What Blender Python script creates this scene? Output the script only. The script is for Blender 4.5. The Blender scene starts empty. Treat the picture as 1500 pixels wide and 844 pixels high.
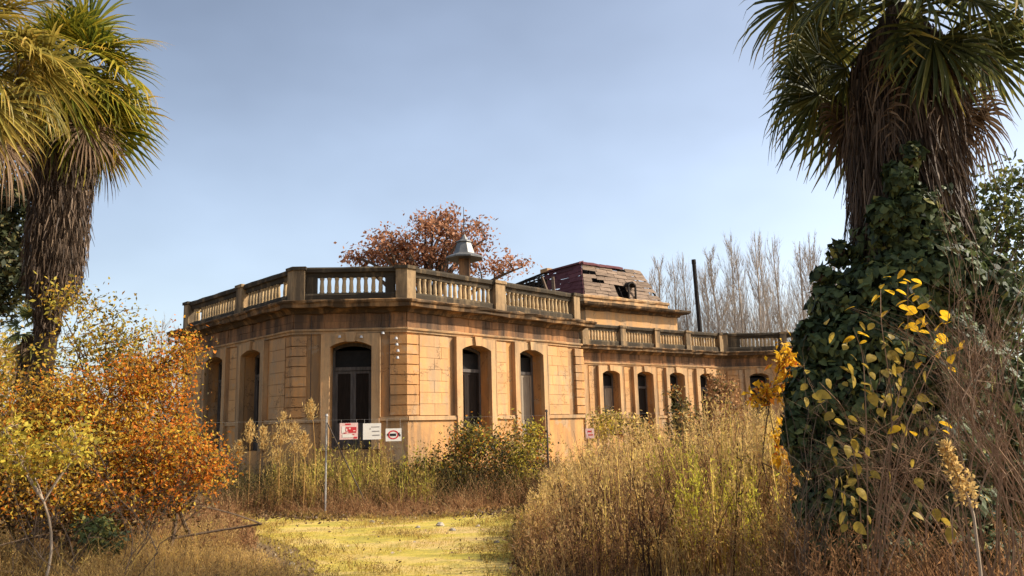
import bpy, math
import numpy as np
from mathutils import Vector, Matrix
R_ = math.radians
C = bpy.context.scene.collection
sc = bpy.context.scene
rng = np.random.default_rng(7)

# ------------------------------------------------------------------ camera, world, sun
F_PX, PITCH, ROLL, EYE = 1163.27, 0.174, 0.0263, 1.65
cam_d = bpy.data.cameras.new('camera')
cam_d.sensor_width = 36.0
cam_d.lens = F_PX / 1500 * 36.0
cam_d.clip_start = 0.1
cam_d.clip_end = 6000
cam = bpy.data.objects.new('camera', cam_d)
cam.matrix_world = Matrix.Translation((0, 0, EYE)) @ Matrix.Rotation(math.pi / 2 + PITCH, 4, 'X') @ Matrix.Rotation(-ROLL, 4, 'Z')
C.objects.link(cam)
sc.camera = cam

SUN_AZ, SUN_EL = R_(90.5), R_(37)          # azimuth clockwise from +Y
w = bpy.data.worlds.new('World')
sc.world = w
w.use_nodes = True
wn = w.node_tree.nodes
bg = wn['Background']
sky = wn.new('ShaderNodeTexSky')
sky.sky_type = 'NISHITA'
sky.sun_disc = False
sky.sun_elevation = SUN_EL
sky.sun_rotation = SUN_AZ
sky.altitude = 300
sky.air_density = 1.0
sky.dust_density = 2.6
sky.ozone_density = 1.0
hs = wn.new('ShaderNodeHueSaturation')
hs.inputs['Saturation'].default_value = 0.76
w.node_tree.links.new(sky.outputs[0], hs.inputs['Color'])
# a thin uneven veil of grey high cloud over the whole sky
tcw = wn.new('ShaderNodeTexCoord')
mpw = wn.new('ShaderNodeMapping')
mpw.inputs['Scale'].default_value = (1.0, 1.0, 1.8)
w.node_tree.links.new(tcw.outputs['Generated'], mpw.inputs[0])
nzw = wn.new('ShaderNodeTexNoise')
nzw.inputs['Scale'].default_value = 1.1
nzw.inputs['Detail'].default_value = 5
nzw.inputs['Roughness'].default_value = 0.55
w.node_tree.links.new(mpw.outputs[0], nzw.inputs['Vector'])
rpw = wn.new('ShaderNodeValToRGB')
rpw.color_ramp.elements[0].position = 0.28
rpw.color_ramp.elements[0].color = (0.60, 0.598, 0.595, 1)
rpw.color_ramp.elements[1].position = 0.75
rpw.color_ramp.elements[1].color = (1.04, 1.02, 1.0, 1)
w.node_tree.links.new(nzw.outputs[0], rpw.inputs[0])
mxw = wn.new('ShaderNodeMix')
mxw.data_type = 'RGBA'
mxw.blend_type = 'MULTIPLY'
mxw.inputs[0].default_value = 1.0
w.node_tree.links.new(hs.outputs[0], mxw.inputs[6])
w.node_tree.links.new(rpw.outputs[0], mxw.inputs[7])
w.node_tree.links.new(mxw.outputs[2], bg.inputs[0])
bg.inputs[1].default_value = 0.12

sun_d = bpy.data.lights.new('sun', 'SUN')
sun_d.energy = 3.3
sun_d.angle = R_(0.5)
sun_d.color = (1.0, 0.9, 0.74)
sun = bpy.data.objects.new('sun', sun_d)
sdir = Vector((math.sin(SUN_AZ) * math.cos(SUN_EL), math.cos(SUN_AZ) * math.cos(SUN_EL), math.sin(SUN_EL)))
sun.rotation_euler = (-sdir).to_track_quat('-Z', 'Y').to_euler()
sun.location = (30, 5, 30)
C.objects.link(sun)
sc.view_settings.view_transform = 'Standard'
sc.view_settings.look = 'None'
sc.view_settings.exposure = 1.15
sc.view_settings.gamma = 1.0
sc.cycles.max_bounces = 8
sc.cycles.transparent_max_bounces = 8


def at(px, py, Y):
    """the point at depth Y that the photograph shows at pixel (px, py) of 1500 x 844"""
    x, y = px - 750, 422 - py
    cr, sr = math.cos(ROLL), math.sin(ROLL)
    x, y = x * cr + y * sr, -x * sr + y * cr
    d = np.array([x / F_PX, math.cos(PITCH) - y / F_PX * math.sin(PITCH), math.sin(PITCH) + y / F_PX * math.cos(PITCH)])
    return d * (Y / d[1]) + np.array([0, 0, EYE])


# ------------------------------------------------------------------ materials
def new_mat(name):
    m = bpy.data.materials.new(name)
    m.use_nodes = True
    nt = m.node_tree
    p = nt.nodes['Principled BSDF']
    p.inputs['Roughness'].default_value = 0.9
    p.inputs['Specular IOR Level'].default_value = 0.2
    return m, nt, p


def N(nt, t, **kw):
    n = nt.nodes.new(t)
    for k, v in kw.items():
        setattr(n, k, v)
    return n


def ramp(nt, stops, inp=None, interp='LINEAR'):
    r = N(nt, 'ShaderNodeValToRGB')
    e = r.color_ramp
    e.interpolation = interp
    while len(e.elements) < len(stops):
        e.elements.new(0.5)
    for el, (pos, c) in zip(e.elements, stops):
        el.position = pos
        el.color = (*c, 1) if len(c) == 3 else c
    if inp is not None:
        nt.links.new(inp, r.inputs[0])
    return r


def noise(nt, vec, scale, detail=5, rough=0.6, stretch=None):
    t = N(nt, 'ShaderNodeTexNoise')
    t.inputs['Scale'].default_value = scale
    t.inputs['Detail'].default_value = detail
    t.inputs['Roughness'].default_value = rough
    if stretch:
        mp = N(nt, 'ShaderNodeMapping')
        mp.inputs['Scale'].default_value = stretch
        nt.links.new(vec, mp.inputs[0])
        vec = mp.outputs[0]
    nt.links.new(vec, t.inputs['Vector'])
    return t


def mix(nt, fac, a, b, mode='MIX'):
    m = N(nt, 'ShaderNodeMix', data_type='RGBA', blend_type=mode)
    for sock, v in ((m.inputs[0], fac), (m.inputs[6], a), (m.inputs[7], b)):
        if isinstance(v, (int, float)):
            sock.default_value = v
        elif isinstance(v, tuple):
            sock.default_value = (*v, 1)
        else:
            nt.links.new(v, sock)
    return m.outputs[2]


def stone_mat(name, base, light, stain, stain_amt=0.5, vary=0.25, bump=0.5, streak=0.5, worn=0.0):
    m, nt, p = new_mat(name)
    g = N(nt, 'ShaderNodeNewGeometry')
    oi = N(nt, 'ShaderNodeObjectInfo')
    v = g.outputs['Position']
    n1 = noise(nt, v, 0.9, 6, 0.62)
    n2 = noise(nt, v, 7.0, 6, 0.7)
    n3 = noise(nt, v, 1.0, 5, 0.65, (2.6, 2.6, 0.35))
    c = mix(nt, ramp(nt, [(0.35, (0, 0, 0)), (0.65, (1, 1, 1))], n1.outputs[0]).outputs[0], base, light)
    tone = ramp(nt, [(0, (1 - vary,) * 3), (1, (1 + vary * 0.6,) * 3)], oi.outputs['Random'])
    c = mix(nt, 1.0, c, tone.outputs[0], 'MULTIPLY')
    c = mix(nt, ramp(nt, [(0.3, (0.0,) * 3), (0.75, (0.55,) * 3)], n2.outputs[0]).outputs[0], c, mix(nt, 0.55, c, stain))
    lo = 0.62 - 0.3 * stain_amt
    s = ramp(nt, [(lo, (0,) * 3), (lo + 0.2, (0.85,) * 3)], n3.outputs[0])
    c = mix(nt, s.outputs[0], c, stain)
    if worn:
        n4 = noise(nt, v, 1.35, 8, 0.68)
        pm = ramp(nt, [(0.585, (0,) * 3), (0.605, (worn,) * 3)], n4.outputs[0])
        c = mix(nt, pm.outputs[0], c, (0.40, 0.29, 0.18))
        n5 = noise(nt, v, 2.1, 8, 0.7)
        pm2 = ramp(nt, [(0.63, (0,) * 3), (0.66, (worn * 0.8,) * 3)], n5.outputs[0])
        c = mix(nt, pm2.outputs[0], c, (0.20, 0.14, 0.09))
        vo_ = N(nt, 'ShaderNodeTexVoronoi', feature='DISTANCE_TO_EDGE')
        vo_.inputs['Scale'].default_value = 0.55
        dm = N(nt, 'ShaderNodeVectorMath', operation='ADD')
        nv = noise(nt, v, 3.0, 5, 0.6)
        nt.links.new(v, dm.inputs[0]); nt.links.new(nv.outputs['Color'], dm.inputs[1])
        nt.links.new(dm.outputs[0], vo_.inputs['Vector'])
        ck = ramp(nt, [(0.0, (0.75,) * 3), (0.010, (0,) * 3)], vo_.outputs['Distance'])
        c = mix(nt, ck.outputs[0], c, (0.07, 0.045, 0.03))
    nt.links.new(c, p.inputs['Base Color'])
    b = N(nt, 'ShaderNodeBump')
    b.inputs['Strength'].default_value = bump
    b.inputs['Distance'].default_value = 0.02
    nt.links.new(n2.outputs[0], b.inputs['Height'])
    nt.links.new(b.outputs[0], p.inputs['Normal'])
    return m


def leaf_mat(name, stops, trans=0.35, rough=0.6, obj_var=0.0):
    m, nt, p = new_mat(name)
    a = N(nt, 'ShaderNodeAttribute', attribute_name='tone')
    f = a.outputs['Fac']
    if obj_var:
        oi = N(nt, 'ShaderNodeObjectInfo')
        ma = N(nt, 'ShaderNodeMath', operation='MULTIPLY_ADD')
        nt.links.new(oi.outputs['Random'], ma.inputs[0])
        ma.inputs[1].default_value = obj_var
        nt.links.new(f, ma.inputs[2])
        sb = N(nt, 'ShaderNodeMath', operation='SUBTRACT')
        nt.links.new(ma.outputs[0], sb.inputs[0])
        sb.inputs[1].default_value = obj_var / 2
        f = sb.outputs[0]
    r = ramp(nt, stops, f)
    nt.links.new(r.outputs[0], p.inputs['Base Color'])
    p.inputs['Roughness'].default_value = rough
    if trans > 0:
        t = N(nt, 'ShaderNodeBsdfTranslucent')
        nt.links.new(r.outputs[0], t.inputs['Color'])
        mx = N(nt, 'ShaderNodeMixShader')
        mx.inputs[0].default_value = trans
        nt.links.new(p.outputs[0], mx.inputs[1])
        nt.links.new(t.outputs[0], mx.inputs[2])
        nt.links.new(mx.outputs[0], nt.nodes['Material Output'].inputs[0])
    return m


def plain_mat(name, a, b, scale=8, rough=0.85, stretch=None, metal=0.0, bump=0.2, vary=0.0):
    m, nt, p = new_mat(name)
    tc = N(nt, 'ShaderNodeTexCoord')
    n1 = noise(nt, tc.outputs['Object'], scale, 6, 0.65, stretch)
    c = mix(nt, ramp(nt, [(0.3, (0,) * 3), (0.7, (1,) * 3)], n1.outputs[0]).outputs[0], a, b)
    if vary:
        oi = N(nt, 'ShaderNodeObjectInfo')
        tone = ramp(nt, [(0, (1 - vary,) * 3), (1, (1 + vary,) * 3)], oi.outputs['Random'])
        c = mix(nt, 1.0, c, tone.outputs[0], 'MULTIPLY')
    nt.links.new(c, p.inputs['Base Color'])
    p.inputs['Roughness'].default_value = rough
    p.inputs['Metallic'].default_value = metal
    if bump:
        bp = N(nt, 'ShaderNodeBump')
        bp.inputs['Strength'].default_value = bump
        bp.inputs['Distance'].default_value = 0.02
        nt.links.new(n1.outputs[0], bp.inputs['Height'])
        nt.links.new(bp.outputs[0], p.inputs['Normal'])
    return m


M = {}
OCHRE, OCHRE_L, SOOT = (0.58, 0.275, 0.085), (0.62, 0.32, 0.115), (0.10, 0.07, 0.045)
M['wall'] = stone_mat('ochre_plaster', OCHRE, OCHRE_L, (0.26, 0.165, 0.09), 0.75, 0.0, worn=0.6)
M['block'] = stone_mat('ochre_ashlar', (0.55, 0.285, 0.105), (0.61, 0.345, 0.145), (0.36, 0.245, 0.15), 0.62, 0.14, worn=0.45)
M['quoin'] = stone_mat('quoin_stone', (0.56, 0.265, 0.088), (0.61, 0.315, 0.12), (0.28, 0.18, 0.10), 0.6, 0.16, worn=0.4)
M['trim'] = stone_mat('pale_dressed_stone', (0.54, 0.30, 0.13), (0.60, 0.37, 0.18), (0.22, 0.16, 0.10), 0.65, 0.1)
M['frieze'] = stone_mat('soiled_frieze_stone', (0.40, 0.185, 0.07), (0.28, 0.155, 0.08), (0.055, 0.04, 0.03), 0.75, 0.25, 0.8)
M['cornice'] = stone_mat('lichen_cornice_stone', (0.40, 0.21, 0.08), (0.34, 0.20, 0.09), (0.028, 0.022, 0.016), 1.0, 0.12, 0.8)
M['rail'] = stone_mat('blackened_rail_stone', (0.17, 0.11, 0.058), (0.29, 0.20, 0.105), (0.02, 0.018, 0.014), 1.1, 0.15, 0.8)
M['baluster'] = stone_mat('baluster_stone', (0.47, 0.32, 0.16), (0.54, 0.39, 0.21), (0.16, 0.12, 0.08), 0.4, 0.2)
M['pier'] = stone_mat('weathered_pier_stone', (0.40, 0.25, 0.12), (0.46, 0.31, 0.16), (0.06, 0.048, 0.035), 0.75, 0.12)
M['old_wood'] = plain_mat('grey_weathered_wood', (0.06, 0.05, 0.042), (0.15, 0.13, 0.115), 12, 0.85, (1, 1, 0.15))
M['dark_board'] = plain_mat('dark_board_wood', (0.010, 0.007, 0.005), (0.03, 0.02, 0.014), 10, 0.85, (4, 4, 0.3))  # brown board taken near black, window gloom put into boards and lower panes
M['pale_board'] = plain_mat('pale_painted_board', (0.36, 0.29, 0.21), (0.22, 0.17, 0.12), 6, 0.9, (3, 3, 0.4))
M['glass'] = plain_mat('dark_room_glass', (0.004, 0.004, 0.004), (0.014, 0.012, 0.01), 5, 0.6, None, 0, 0.0)  # near black: the unlit room behind is put into the pane colour
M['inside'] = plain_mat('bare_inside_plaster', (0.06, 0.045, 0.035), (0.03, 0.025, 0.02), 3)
M['slate'] = plain_mat('weathered_roof_boards', (0.12, 0.082, 0.06), (0.27, 0.19, 0.13), 5, 0.85, (0.5, 0.5, 3), 0, 0.4, 0.25)
M['maroon'] = plain_mat('faded_maroon_roofing', (0.075, 0.022, 0.028), (0.14, 0.055, 0.058), 3, 0.8, None, 0, 0.5, 0.3)
M['charred'] = plain_mat('charred_timber', (0.012, 0.01, 0.009), (0.04, 0.032, 0.027), 9, 0.9)
M['zinc'] = plain_mat('dull_zinc', (0.12, 0.12, 0.12), (0.22, 0.215, 0.20), 4, 0.5, None, 0.4, 0.1)
M['steel'] = plain_mat('galvanised_steel', (0.42, 0.40, 0.37), (0.28, 0.26, 0.24), 15, 0.5, None, 0.3, 0.05)
M['dark_steel'] = plain_mat('rusty_dark_steel', (0.05, 0.04, 0.035), (0.11, 0.08, 0.06), 15, 0.7)
M['white'] = plain_mat('white_sign_face', (0.8, 0.77, 0.72), (0.72, 0.68, 0.62), 5, 0.5, None, 0, 0)
M['pink'] = plain_mat('faded_pink_sign_face', (0.8, 0.6, 0.55), (0.72, 0.42, 0.40), 5, 0.5, None, 0, 0)
M['red'] = plain_mat('faded_red_print', (0.62, 0.03, 0.04), (0.5, 0.05, 0.06), 9, 0.5, None, 0, 0)
M['grey_ink'] = plain_mat('grey_print', (0.22, 0.2, 0.2), (0.32, 0.29, 0.28), 9, 0.5, None, 0, 0)
M['black_ink'] = plain_mat('black_print', (0.02, 0.02, 0.025), (0.03, 0.03, 0.035), 9, 0.5, None, 0, 0)
M['porcelain'] = plain_mat('grey_porcelain', (0.55, 0.55, 0.55), (0.4, 0.4, 0.4), 9, 0.3, None, 0, 0)
M['bark'] = plain_mat('brown_bark', (0.07, 0.045, 0.03), (0.16, 0.11, 0.07), 14, 0.9, (1, 1, 0.3), 0, 0.6)
M['pale_bark'] = plain_mat('pale_grey_bark', (0.30, 0.22, 0.15), (0.42, 0.33, 0.24), 10, 0.9, (1, 1, 0.3), 0, 0.4)
M['bare_bark'] = plain_mat('bare_twig_bark', (0.34, 0.28, 0.225), (0.48, 0.41, 0.34), 3, 0.9)
M['grey_twig'] = plain_mat('grey_twig_bark', (0.20, 0.17, 0.15), (0.30, 0.26, 0.22), 3, 0.9)
M['dark_twig'] = plain_mat('dark_brown_twig_bark', (0.06, 0.04, 0.028), (0.2, 0.14, 0.095), 4, 0.9)
M['twig'] = plain_mat('reddish_twig_bark', (0.12, 0.068, 0.04), (0.36, 0.23, 0.14), 4, 0.9)
M['palm_core'] = plain_mat('palm_trunk_fibre', (0.02, 0.013, 0.009), (0.06, 0.04, 0.026), 10, 0.95, (1, 1, 4), 0, 0.8)
M['thatch'] = leaf_mat('dead_frond_thatch', [(0, (0.03, 0.02, 0.013)), (0.5, (0.12, 0.078, 0.05)), (1, (0.32, 0.225, 0.145))], 0.1)
M['frond'] = leaf_mat('palm_frond_green', [(0, (0.04, 0.055, 0.01)), (0.4, (0.16, 0.17, 0.018)), (0.75, (0.42, 0.32, 0.03)), (1, (0.56, 0.34, 0.05))], 0.4, 0.4, 0.35)
M['frond_gold'] = leaf_mat('palm_frond_yellowed', [(0, (0.09, 0.08, 0.02)), (0.4, (0.26, 0.21, 0.04)), (0.75, (0.46, 0.32, 0.06)), (1, (0.55, 0.36, 0.09))], 0.4, 0.4, 0.35)
M['frond_dark'] = leaf_mat('palm_frond_deep_green', [(0, (0.03, 0.042, 0.015)), (0.45, (0.10, 0.115, 0.035)), (0.8, (0.26, 0.23, 0.05)), (1, (0.42, 0.28, 0.06))], 0.35, 0.5, 0.3)
M['frond_dead'] = leaf_mat('palm_frond_dead', [(0, (0.10, 0.06, 0.035)), (1, (0.30, 0.20, 0.12))], 0.2, 0.8)
M['petiole'] = plain_mat('palm_petiole', (0.12, 0.11, 0.035), (0.2, 0.15, 0.06), 4)
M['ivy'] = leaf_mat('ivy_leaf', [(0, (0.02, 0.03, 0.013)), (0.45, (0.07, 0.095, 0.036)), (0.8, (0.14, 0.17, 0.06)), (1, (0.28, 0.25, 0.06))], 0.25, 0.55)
M['orange'] = leaf_mat('orange_autumn_leaf', [(0, (0.08, 0.05, 0.01)), (0.22, (0.36, 0.14, 0.015)), (0.55, (0.72, 0.20, 0.02)), (0.85, (0.80, 0.29, 0.045)), (1, (0.66, 0.43, 0.04))], 0.5)
M['amber'] = leaf_mat('amber_autumn_leaf', [(0, (0.08, 0.065, 0.015)), (0.3, (0.30, 0.18, 0.03)), (0.65, (0.64, 0.33, 0.04)), (1, (0.70, 0.50, 0.07))], 0.5)
M['shade_leaf'] = leaf_mat('olive_brown_shade_leaf', [(0, (0.02, 0.016, 0.007)), (0.6, (0.09, 0.065, 0.02)), (1, (0.22, 0.14, 0.04))], 0.2)  # olive brown inner leaves, kept dark so their colour carries the shrubs' shade
M['yellow'] = leaf_mat('yellow_green_leaf', [(0, (0.13, 0.11, 0.02)), (0.5, (0.44, 0.36, 0.05)), (1, (0.70, 0.54, 0.07))], 0.5)
M['bush'] = leaf_mat('dusty_green_leaf', [(0, (0.03, 0.035, 0.012)), (0.55, (0.12, 0.11, 0.035)), (0.85, (0.30, 0.22, 0.06)), (1, (0.5, 0.2, 0.04))], 0.3)
M['russet'] = leaf_mat('russet_plane_leaf', [(0, (0.15, 0.06, 0.03)), (0.5, (0.36, 0.155, 0.075)), (1, (0.52, 0.26, 0.14))], 0.45)
M['pine'] = leaf_mat('dark_needles', [(0, (0.012, 0.018, 0.008)), (0.6, (0.04, 0.045, 0.015)), (1, (0.14, 0.11, 0.03))], 0.1)
M['green'] = leaf_mat('mid_green_leaf', [(0, (0.03, 0.045, 0.015)), (0.6, (0.09, 0.12, 0.035)), (1, (0.28, 0.27, 0.06))], 0.35)
M['golden'] = leaf_mat('golden_leaf', [(0, (0.70, 0.38, 0.02)), (0.6, (0.82, 0.50, 0.03)), (1, (0.86, 0.60, 0.06))], 0.5, 0.5, 0.5)
M['olive_gold'] = leaf_mat('olive_gold_leaf', [(0, (0.26, 0.185, 0.04)), (1, (0.52, 0.36, 0.055))], 0.4, 0.5, 0.7)
M['straw'] = leaf_mat('dry_straw', [(0, (0.13, 0.085, 0.04)), (0.28, (0.42, 0.27, 0.10)), (0.65, (0.78, 0.52, 0.20)), (1, (0.80, 0.58, 0.14))], 0.6, 0.8)
M['brown_brush'] = leaf_mat('dry_brown_brush', [(0, (0.09, 0.05, 0.025)), (0.4, (0.34, 0.175, 0.08)), (0.8, (0.54, 0.31, 0.14)), (1, (0.60, 0.42, 0.19))], 0.5, 0.9)
M['reed'] = leaf_mat('yellowing_reed', [(0, (0.09, 0.075, 0.025)), (0.4, (0.33, 0.21, 0.06)), (0.75, (0.58, 0.39, 0.11)), (1, (0.46, 0.42, 0.06))], 0.4, 0.8)
M['dock'] = leaf_mat('dark_dock_seed', [(0, (0.035, 0.02, 0.012)), (0.6, (0.13, 0.06, 0.03)), (1, (0.26, 0.14, 0.07))], 0.1, 0.9)
M['lime_weed'] = leaf_mat('yellow_green_weed', [(0, (0.10, 0.09, 0.02)), (0.5, (0.50, 0.42, 0.05)), (1, (0.66, 0.60, 0.07))], 0.5, 0.8)
M['olive_weed'] = leaf_mat('dull_olive_weed', [(0, (0.025, 0.02, 0.01)), (0.5, (0.13, 0.10, 0.03)), (1, (0.40, 0.29, 0.08))], 0.3, 0.9)
M['plume'] = leaf_mat('golden_plume', [(0, (0.42, 0.27, 0.10)), (1, (0.74, 0.52, 0.20))], 0.5, 0.9)
M['moss_grass'] = leaf_mat('short_moss_grass', [(0, (0.2, 0.15, 0.03)), (0.5, (0.48, 0.35, 0.07)), (1, (0.64, 0.46, 0.12))], 0.4, 0.9)
M['litter'] = leaf_mat('fallen_leaf', [(0, (0.08, 0.05, 0.03)), (0.6, (0.25, 0.15, 0.07)), (1, (0.55, 0.48, 0.40))], 0.1, 0.9)
M['stone_grey'] = plain_mat('rubble_stone', (0.25, 0.21, 0.16), (0.42, 0.37, 0.3), 9, 0.9, None, 0, 0.5, 0.4)

# ground and path
m, nt, p = new_mat('litter_soil')
g = N(nt, 'ShaderNodeNewGeometry')
n1 = noise(nt, g.outputs['Position'], 0.5, 6)
n2 = noise(nt, g.outputs['Position'], 14, 6, 0.7)
c = ramp(nt, [(0.3, (0.17, 0.10, 0.05)), (0.5, (0.28, 0.19, 0.09)), (0.7, (0.26, 0.22, 0.07))], n1.outputs[0]).outputs[0]
c = mix(nt, ramp(nt, [(0.35, (0,) * 3), (0.7, (1,) * 3)], n2.outputs[0]).outputs[0], c, (0.12, 0.075, 0.04))
nt.links.new(c, p.inputs['Base Color'])
b = N(nt, 'ShaderNodeBump'); b.inputs['Strength'].default_value = 0.8; b.inputs['Distance'].default_value = 0.05
nt.links.new(n2.outputs[0], b.inputs['Height']); nt.links.new(b.outputs[0], p.inputs['Normal'])
M['soil'] = m
m, nt, p = new_mat('mossy_path')
g = N(nt, 'ShaderNodeNewGeometry')
n1 = noise(nt, g.outputs['Position'], 0.9, 8, 0.7, (0.6, 1.6, 1))
n2 = noise(nt, g.outputs['Position'], 22, 5, 0.75)
n3 = noise(nt, g.outputs['Position'], 3.0, 5, 0.65)
c = ramp(nt, [(0.34, (0.64, 0.42, 0.19)), (0.46, (0.66, 0.47, 0.15)), (0.54, (0.58, 0.44, 0.07)), (0.64, (0.36, 0.31, 0.05))], n1.outputs[0]).outputs[0]
c = mix(nt, ramp(nt, [(0.4, (0,) * 3), (0.75, (0.9,) * 3)], n2.outputs[0]).outputs[0], c, (0.30, 0.23, 0.06))
c = mix(nt, ramp(nt, [(0.50, (0,) * 3), (0.66, (0.75,) * 3)], n3.outputs[0]).outputs[0], c, (0.30, 0.25, 0.06))  # olive patches: moss, plus shadow streaks put into the path colour
nt.links.new(c, p.inputs['Base Color'])
b = N(nt, 'ShaderNodeBump'); b.inputs['Strength'].default_value = 0.7; b.inputs['Distance'].default_value = 0.03
nt.links.new(n2.outputs[0], b.inputs['Height']); nt.links.new(b.outputs[0], p.inputs['Normal'])
M['path'] = m


# ------------------------------------------------------------------ object helpers
def link(o, parent=None):
    C.objects.link(o)
    if parent is not None:
        o.parent = parent
    return o


def origin_of(o):
    v = np.zeros(3)
    while o is not None:
        v += np.array(o.location)
        o = o.parent
    return v


def root(name, label, cat, loc, group=None):
    o = bpy.data.objects.new(name, None)
    o.empty_display_size = 0.2
    o.location = loc
    o['label'] = label
    o['category'] = cat
    if group:
        o['group'] = group
    return link(o)


def tag(o, label, cat, group=None):
    o['label'] = label
    o['category'] = cat
    if group:
        o['group'] = group
    return o


def np_mesh(name, V, F, mat, tone=None):
    """V (n,3); F (m,4) or (m,3); tone (m,)"""
    me = bpy.data.meshes.new(name)
    V = np.ascontiguousarray(V, dtype=np.float32)
    F = np.ascontiguousarray(F, dtype=np.int32)
    me.vertices.add(len(V))
    me.vertices.foreach_set('co', V.ravel())
    k = F.shape[1]
    me.loops.add(F.size)
    me.loops.foreach_set('vertex_index', F.ravel())
    me.polygons.add(len(F))
    me.polygons.foreach_set('loop_start', np.arange(0, F.size, k, dtype=np.int32))
    if tone is not None:
        a = me.attributes.new('tone', 'FLOAT', 'FACE')
        a.data.foreach_set('value', np.clip(np.asarray(tone, dtype=np.float32), 0, 1))
    me.update(calc_edges=True)
    me.materials.append(mat)
    return me


class Soup:
    """collects quads with a per-face tone, then links them as one mesh object"""
    def __init__(self):
        self.V, self.F, self.T, self.n = [], [], [], 0

    def quads(self, P, tone):
        """P (m,4,3)"""
        P = np.asarray(P, dtype=np.float32)
        m_ = len(P)
        if m_ == 0:
            return
        self.V.append(P.reshape(-1, 3))
        self.F.append(np.arange(m_ * 4, dtype=np.int32).reshape(-1, 4) + self.n)
        self.T.append(np.broadcast_to(np.asarray(tone, dtype=np.float32), (m_,)).copy())
        self.n += m_ * 4

    def mesh(self, name, mat, off=None):
        V = np.concatenate(self.V)
        if off is not None:
            V = V - np.asarray(off, dtype=np.float32)
        return np_mesh(name, V, np.concatenate(self.F), mat, np.concatenate(self.T))

    def build(self, name, mat, parent=None, loc=None):
        off = origin_of(parent) if parent is not None else (np.array(loc) if loc is not None else np.zeros(3))
        o = bpy.data.objects.new(name, self.mesh(name, mat, off))
        if parent is None and loc is not None:
            o.location = loc
        return link(o, parent)

    # --- generators
    def leaves(self, c, L, W, tone, up=None, spread=1.0, fold=0.15):
        c = np.asarray(c, dtype=np.float64)
        n = len(c)
        a = rng.normal(size=(n, 3))
        if up is not None:
            a = a * spread + np.asarray(up)
        a /= np.linalg.norm(a, axis=1)[:, None] + 1e-9
        s = np.cross(a, rng.normal(size=(n, 3)))
        s /= np.linalg.norm(s, axis=1)[:, None] + 1e-9
        nn = np.cross(a, s)
        L = np.broadcast_to(L, (n,))[:, None]
        W = np.broadcast_to(W, (n,))[:, None]
        mid = c + a * L * 0.45
        P = np.stack([c, mid + s * W / 2 + nn * W * fold, c + a * L, mid - s * W / 2 + nn * W * fold], 1)
        self.quads(P, tone)

    def ribbons(self, b, d, L, W, bend, tone, nseg=3, taper=0.25):
        b = np.asarray(b, dtype=np.float64)
        n = len(b)
        d = d / (np.linalg.norm(d, axis=1)[:, None] + 1e-9)
        s = np.cross(d, rng.normal(size=(n, 3)))
        s /= np.linalg.norm(s, axis=1)[:, None] + 1e-9
        L = np.broadcast_to(L, (n,))[:, None]
        W = np.broadcast_to(W, (n,))[:, None]
        tone = np.broadcast_to(tone, (n,))
        prev = None
        for k in range(nseg + 1):
            t = k / nseg
            c = b + d * L * t + bend * L * t * t
            wd = W * (1 - (1 - taper) * t) * 0.5
            cur = (c - s * wd, c + s * wd)
            if prev is not None:
                self.quads(np.stack([prev[0], prev[1], cur[1], cur[0]], 1), tone)
            prev = cur
        return c

    def tubes(self, p0, p1, r0, r1, tone=0.5, sides=4):
        p0 = np.asarray(p0, dtype=np.float64); p1 = np.asarray(p1, dtype=np.float64)
        n = len(p0)
        if n == 0:
            return
        d = p1 - p0
        d /= np.linalg.norm(d, axis=1)[:, None] + 1e-9
        ref = np.where(np.abs(d[:, 2:3]) > 0.9, np.array([[1.0, 0, 0]]), np.array([[0, 0, 1.0]]))
        a = np.cross(d, ref); a /= np.linalg.norm(a, axis=1)[:, None] + 1e-9
        b = np.cross(d, a)
        r0 = np.broadcast_to(r0, (n,))[:, None]; r1 = np.broadcast_to(r1, (n,))[:, None]
        for k in range(sides):
            q0, q1 = 2 * math.pi * k / sides, 2 * math.pi * (k + 1) / sides
            u0 = a * math.cos(q0) + b * math.sin(q0); u1 = a * math.cos(q1) + b * math.sin(q1)
            self.quads(np.stack([p0 + u0 * r0, p0 + u1 * r0, p1 + u1 * r1, p1 + u0 * r1], 1), tone)

    def path(self, pts, radii, sides=6, tone=0.5):
        pts = np.asarray(pts); radii = np.asarray(radii)
        self.tubes(pts[:-1], pts[1:], radii[:-1], radii[1:], tone, sides)


def solid(name, verts, faces, mat, parent=None, smooth=False):
    """a mesh given in world coordinates, hung under parent"""
    off = origin_of(parent) if parent is not None else np.zeros(3)
    me = bpy.data.meshes.new(name)
    me.from_pydata([tuple(np.asarray(v, dtype=float) - off) for v in verts], [], faces)
    me.update()
    me.materials.append(mat)
    if smooth:
        me.polygons.foreach_set('use_smooth', [True] * len(me.polygons))
    o = bpy.data.objects.new(name, me)
    return link(o, parent)


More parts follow.
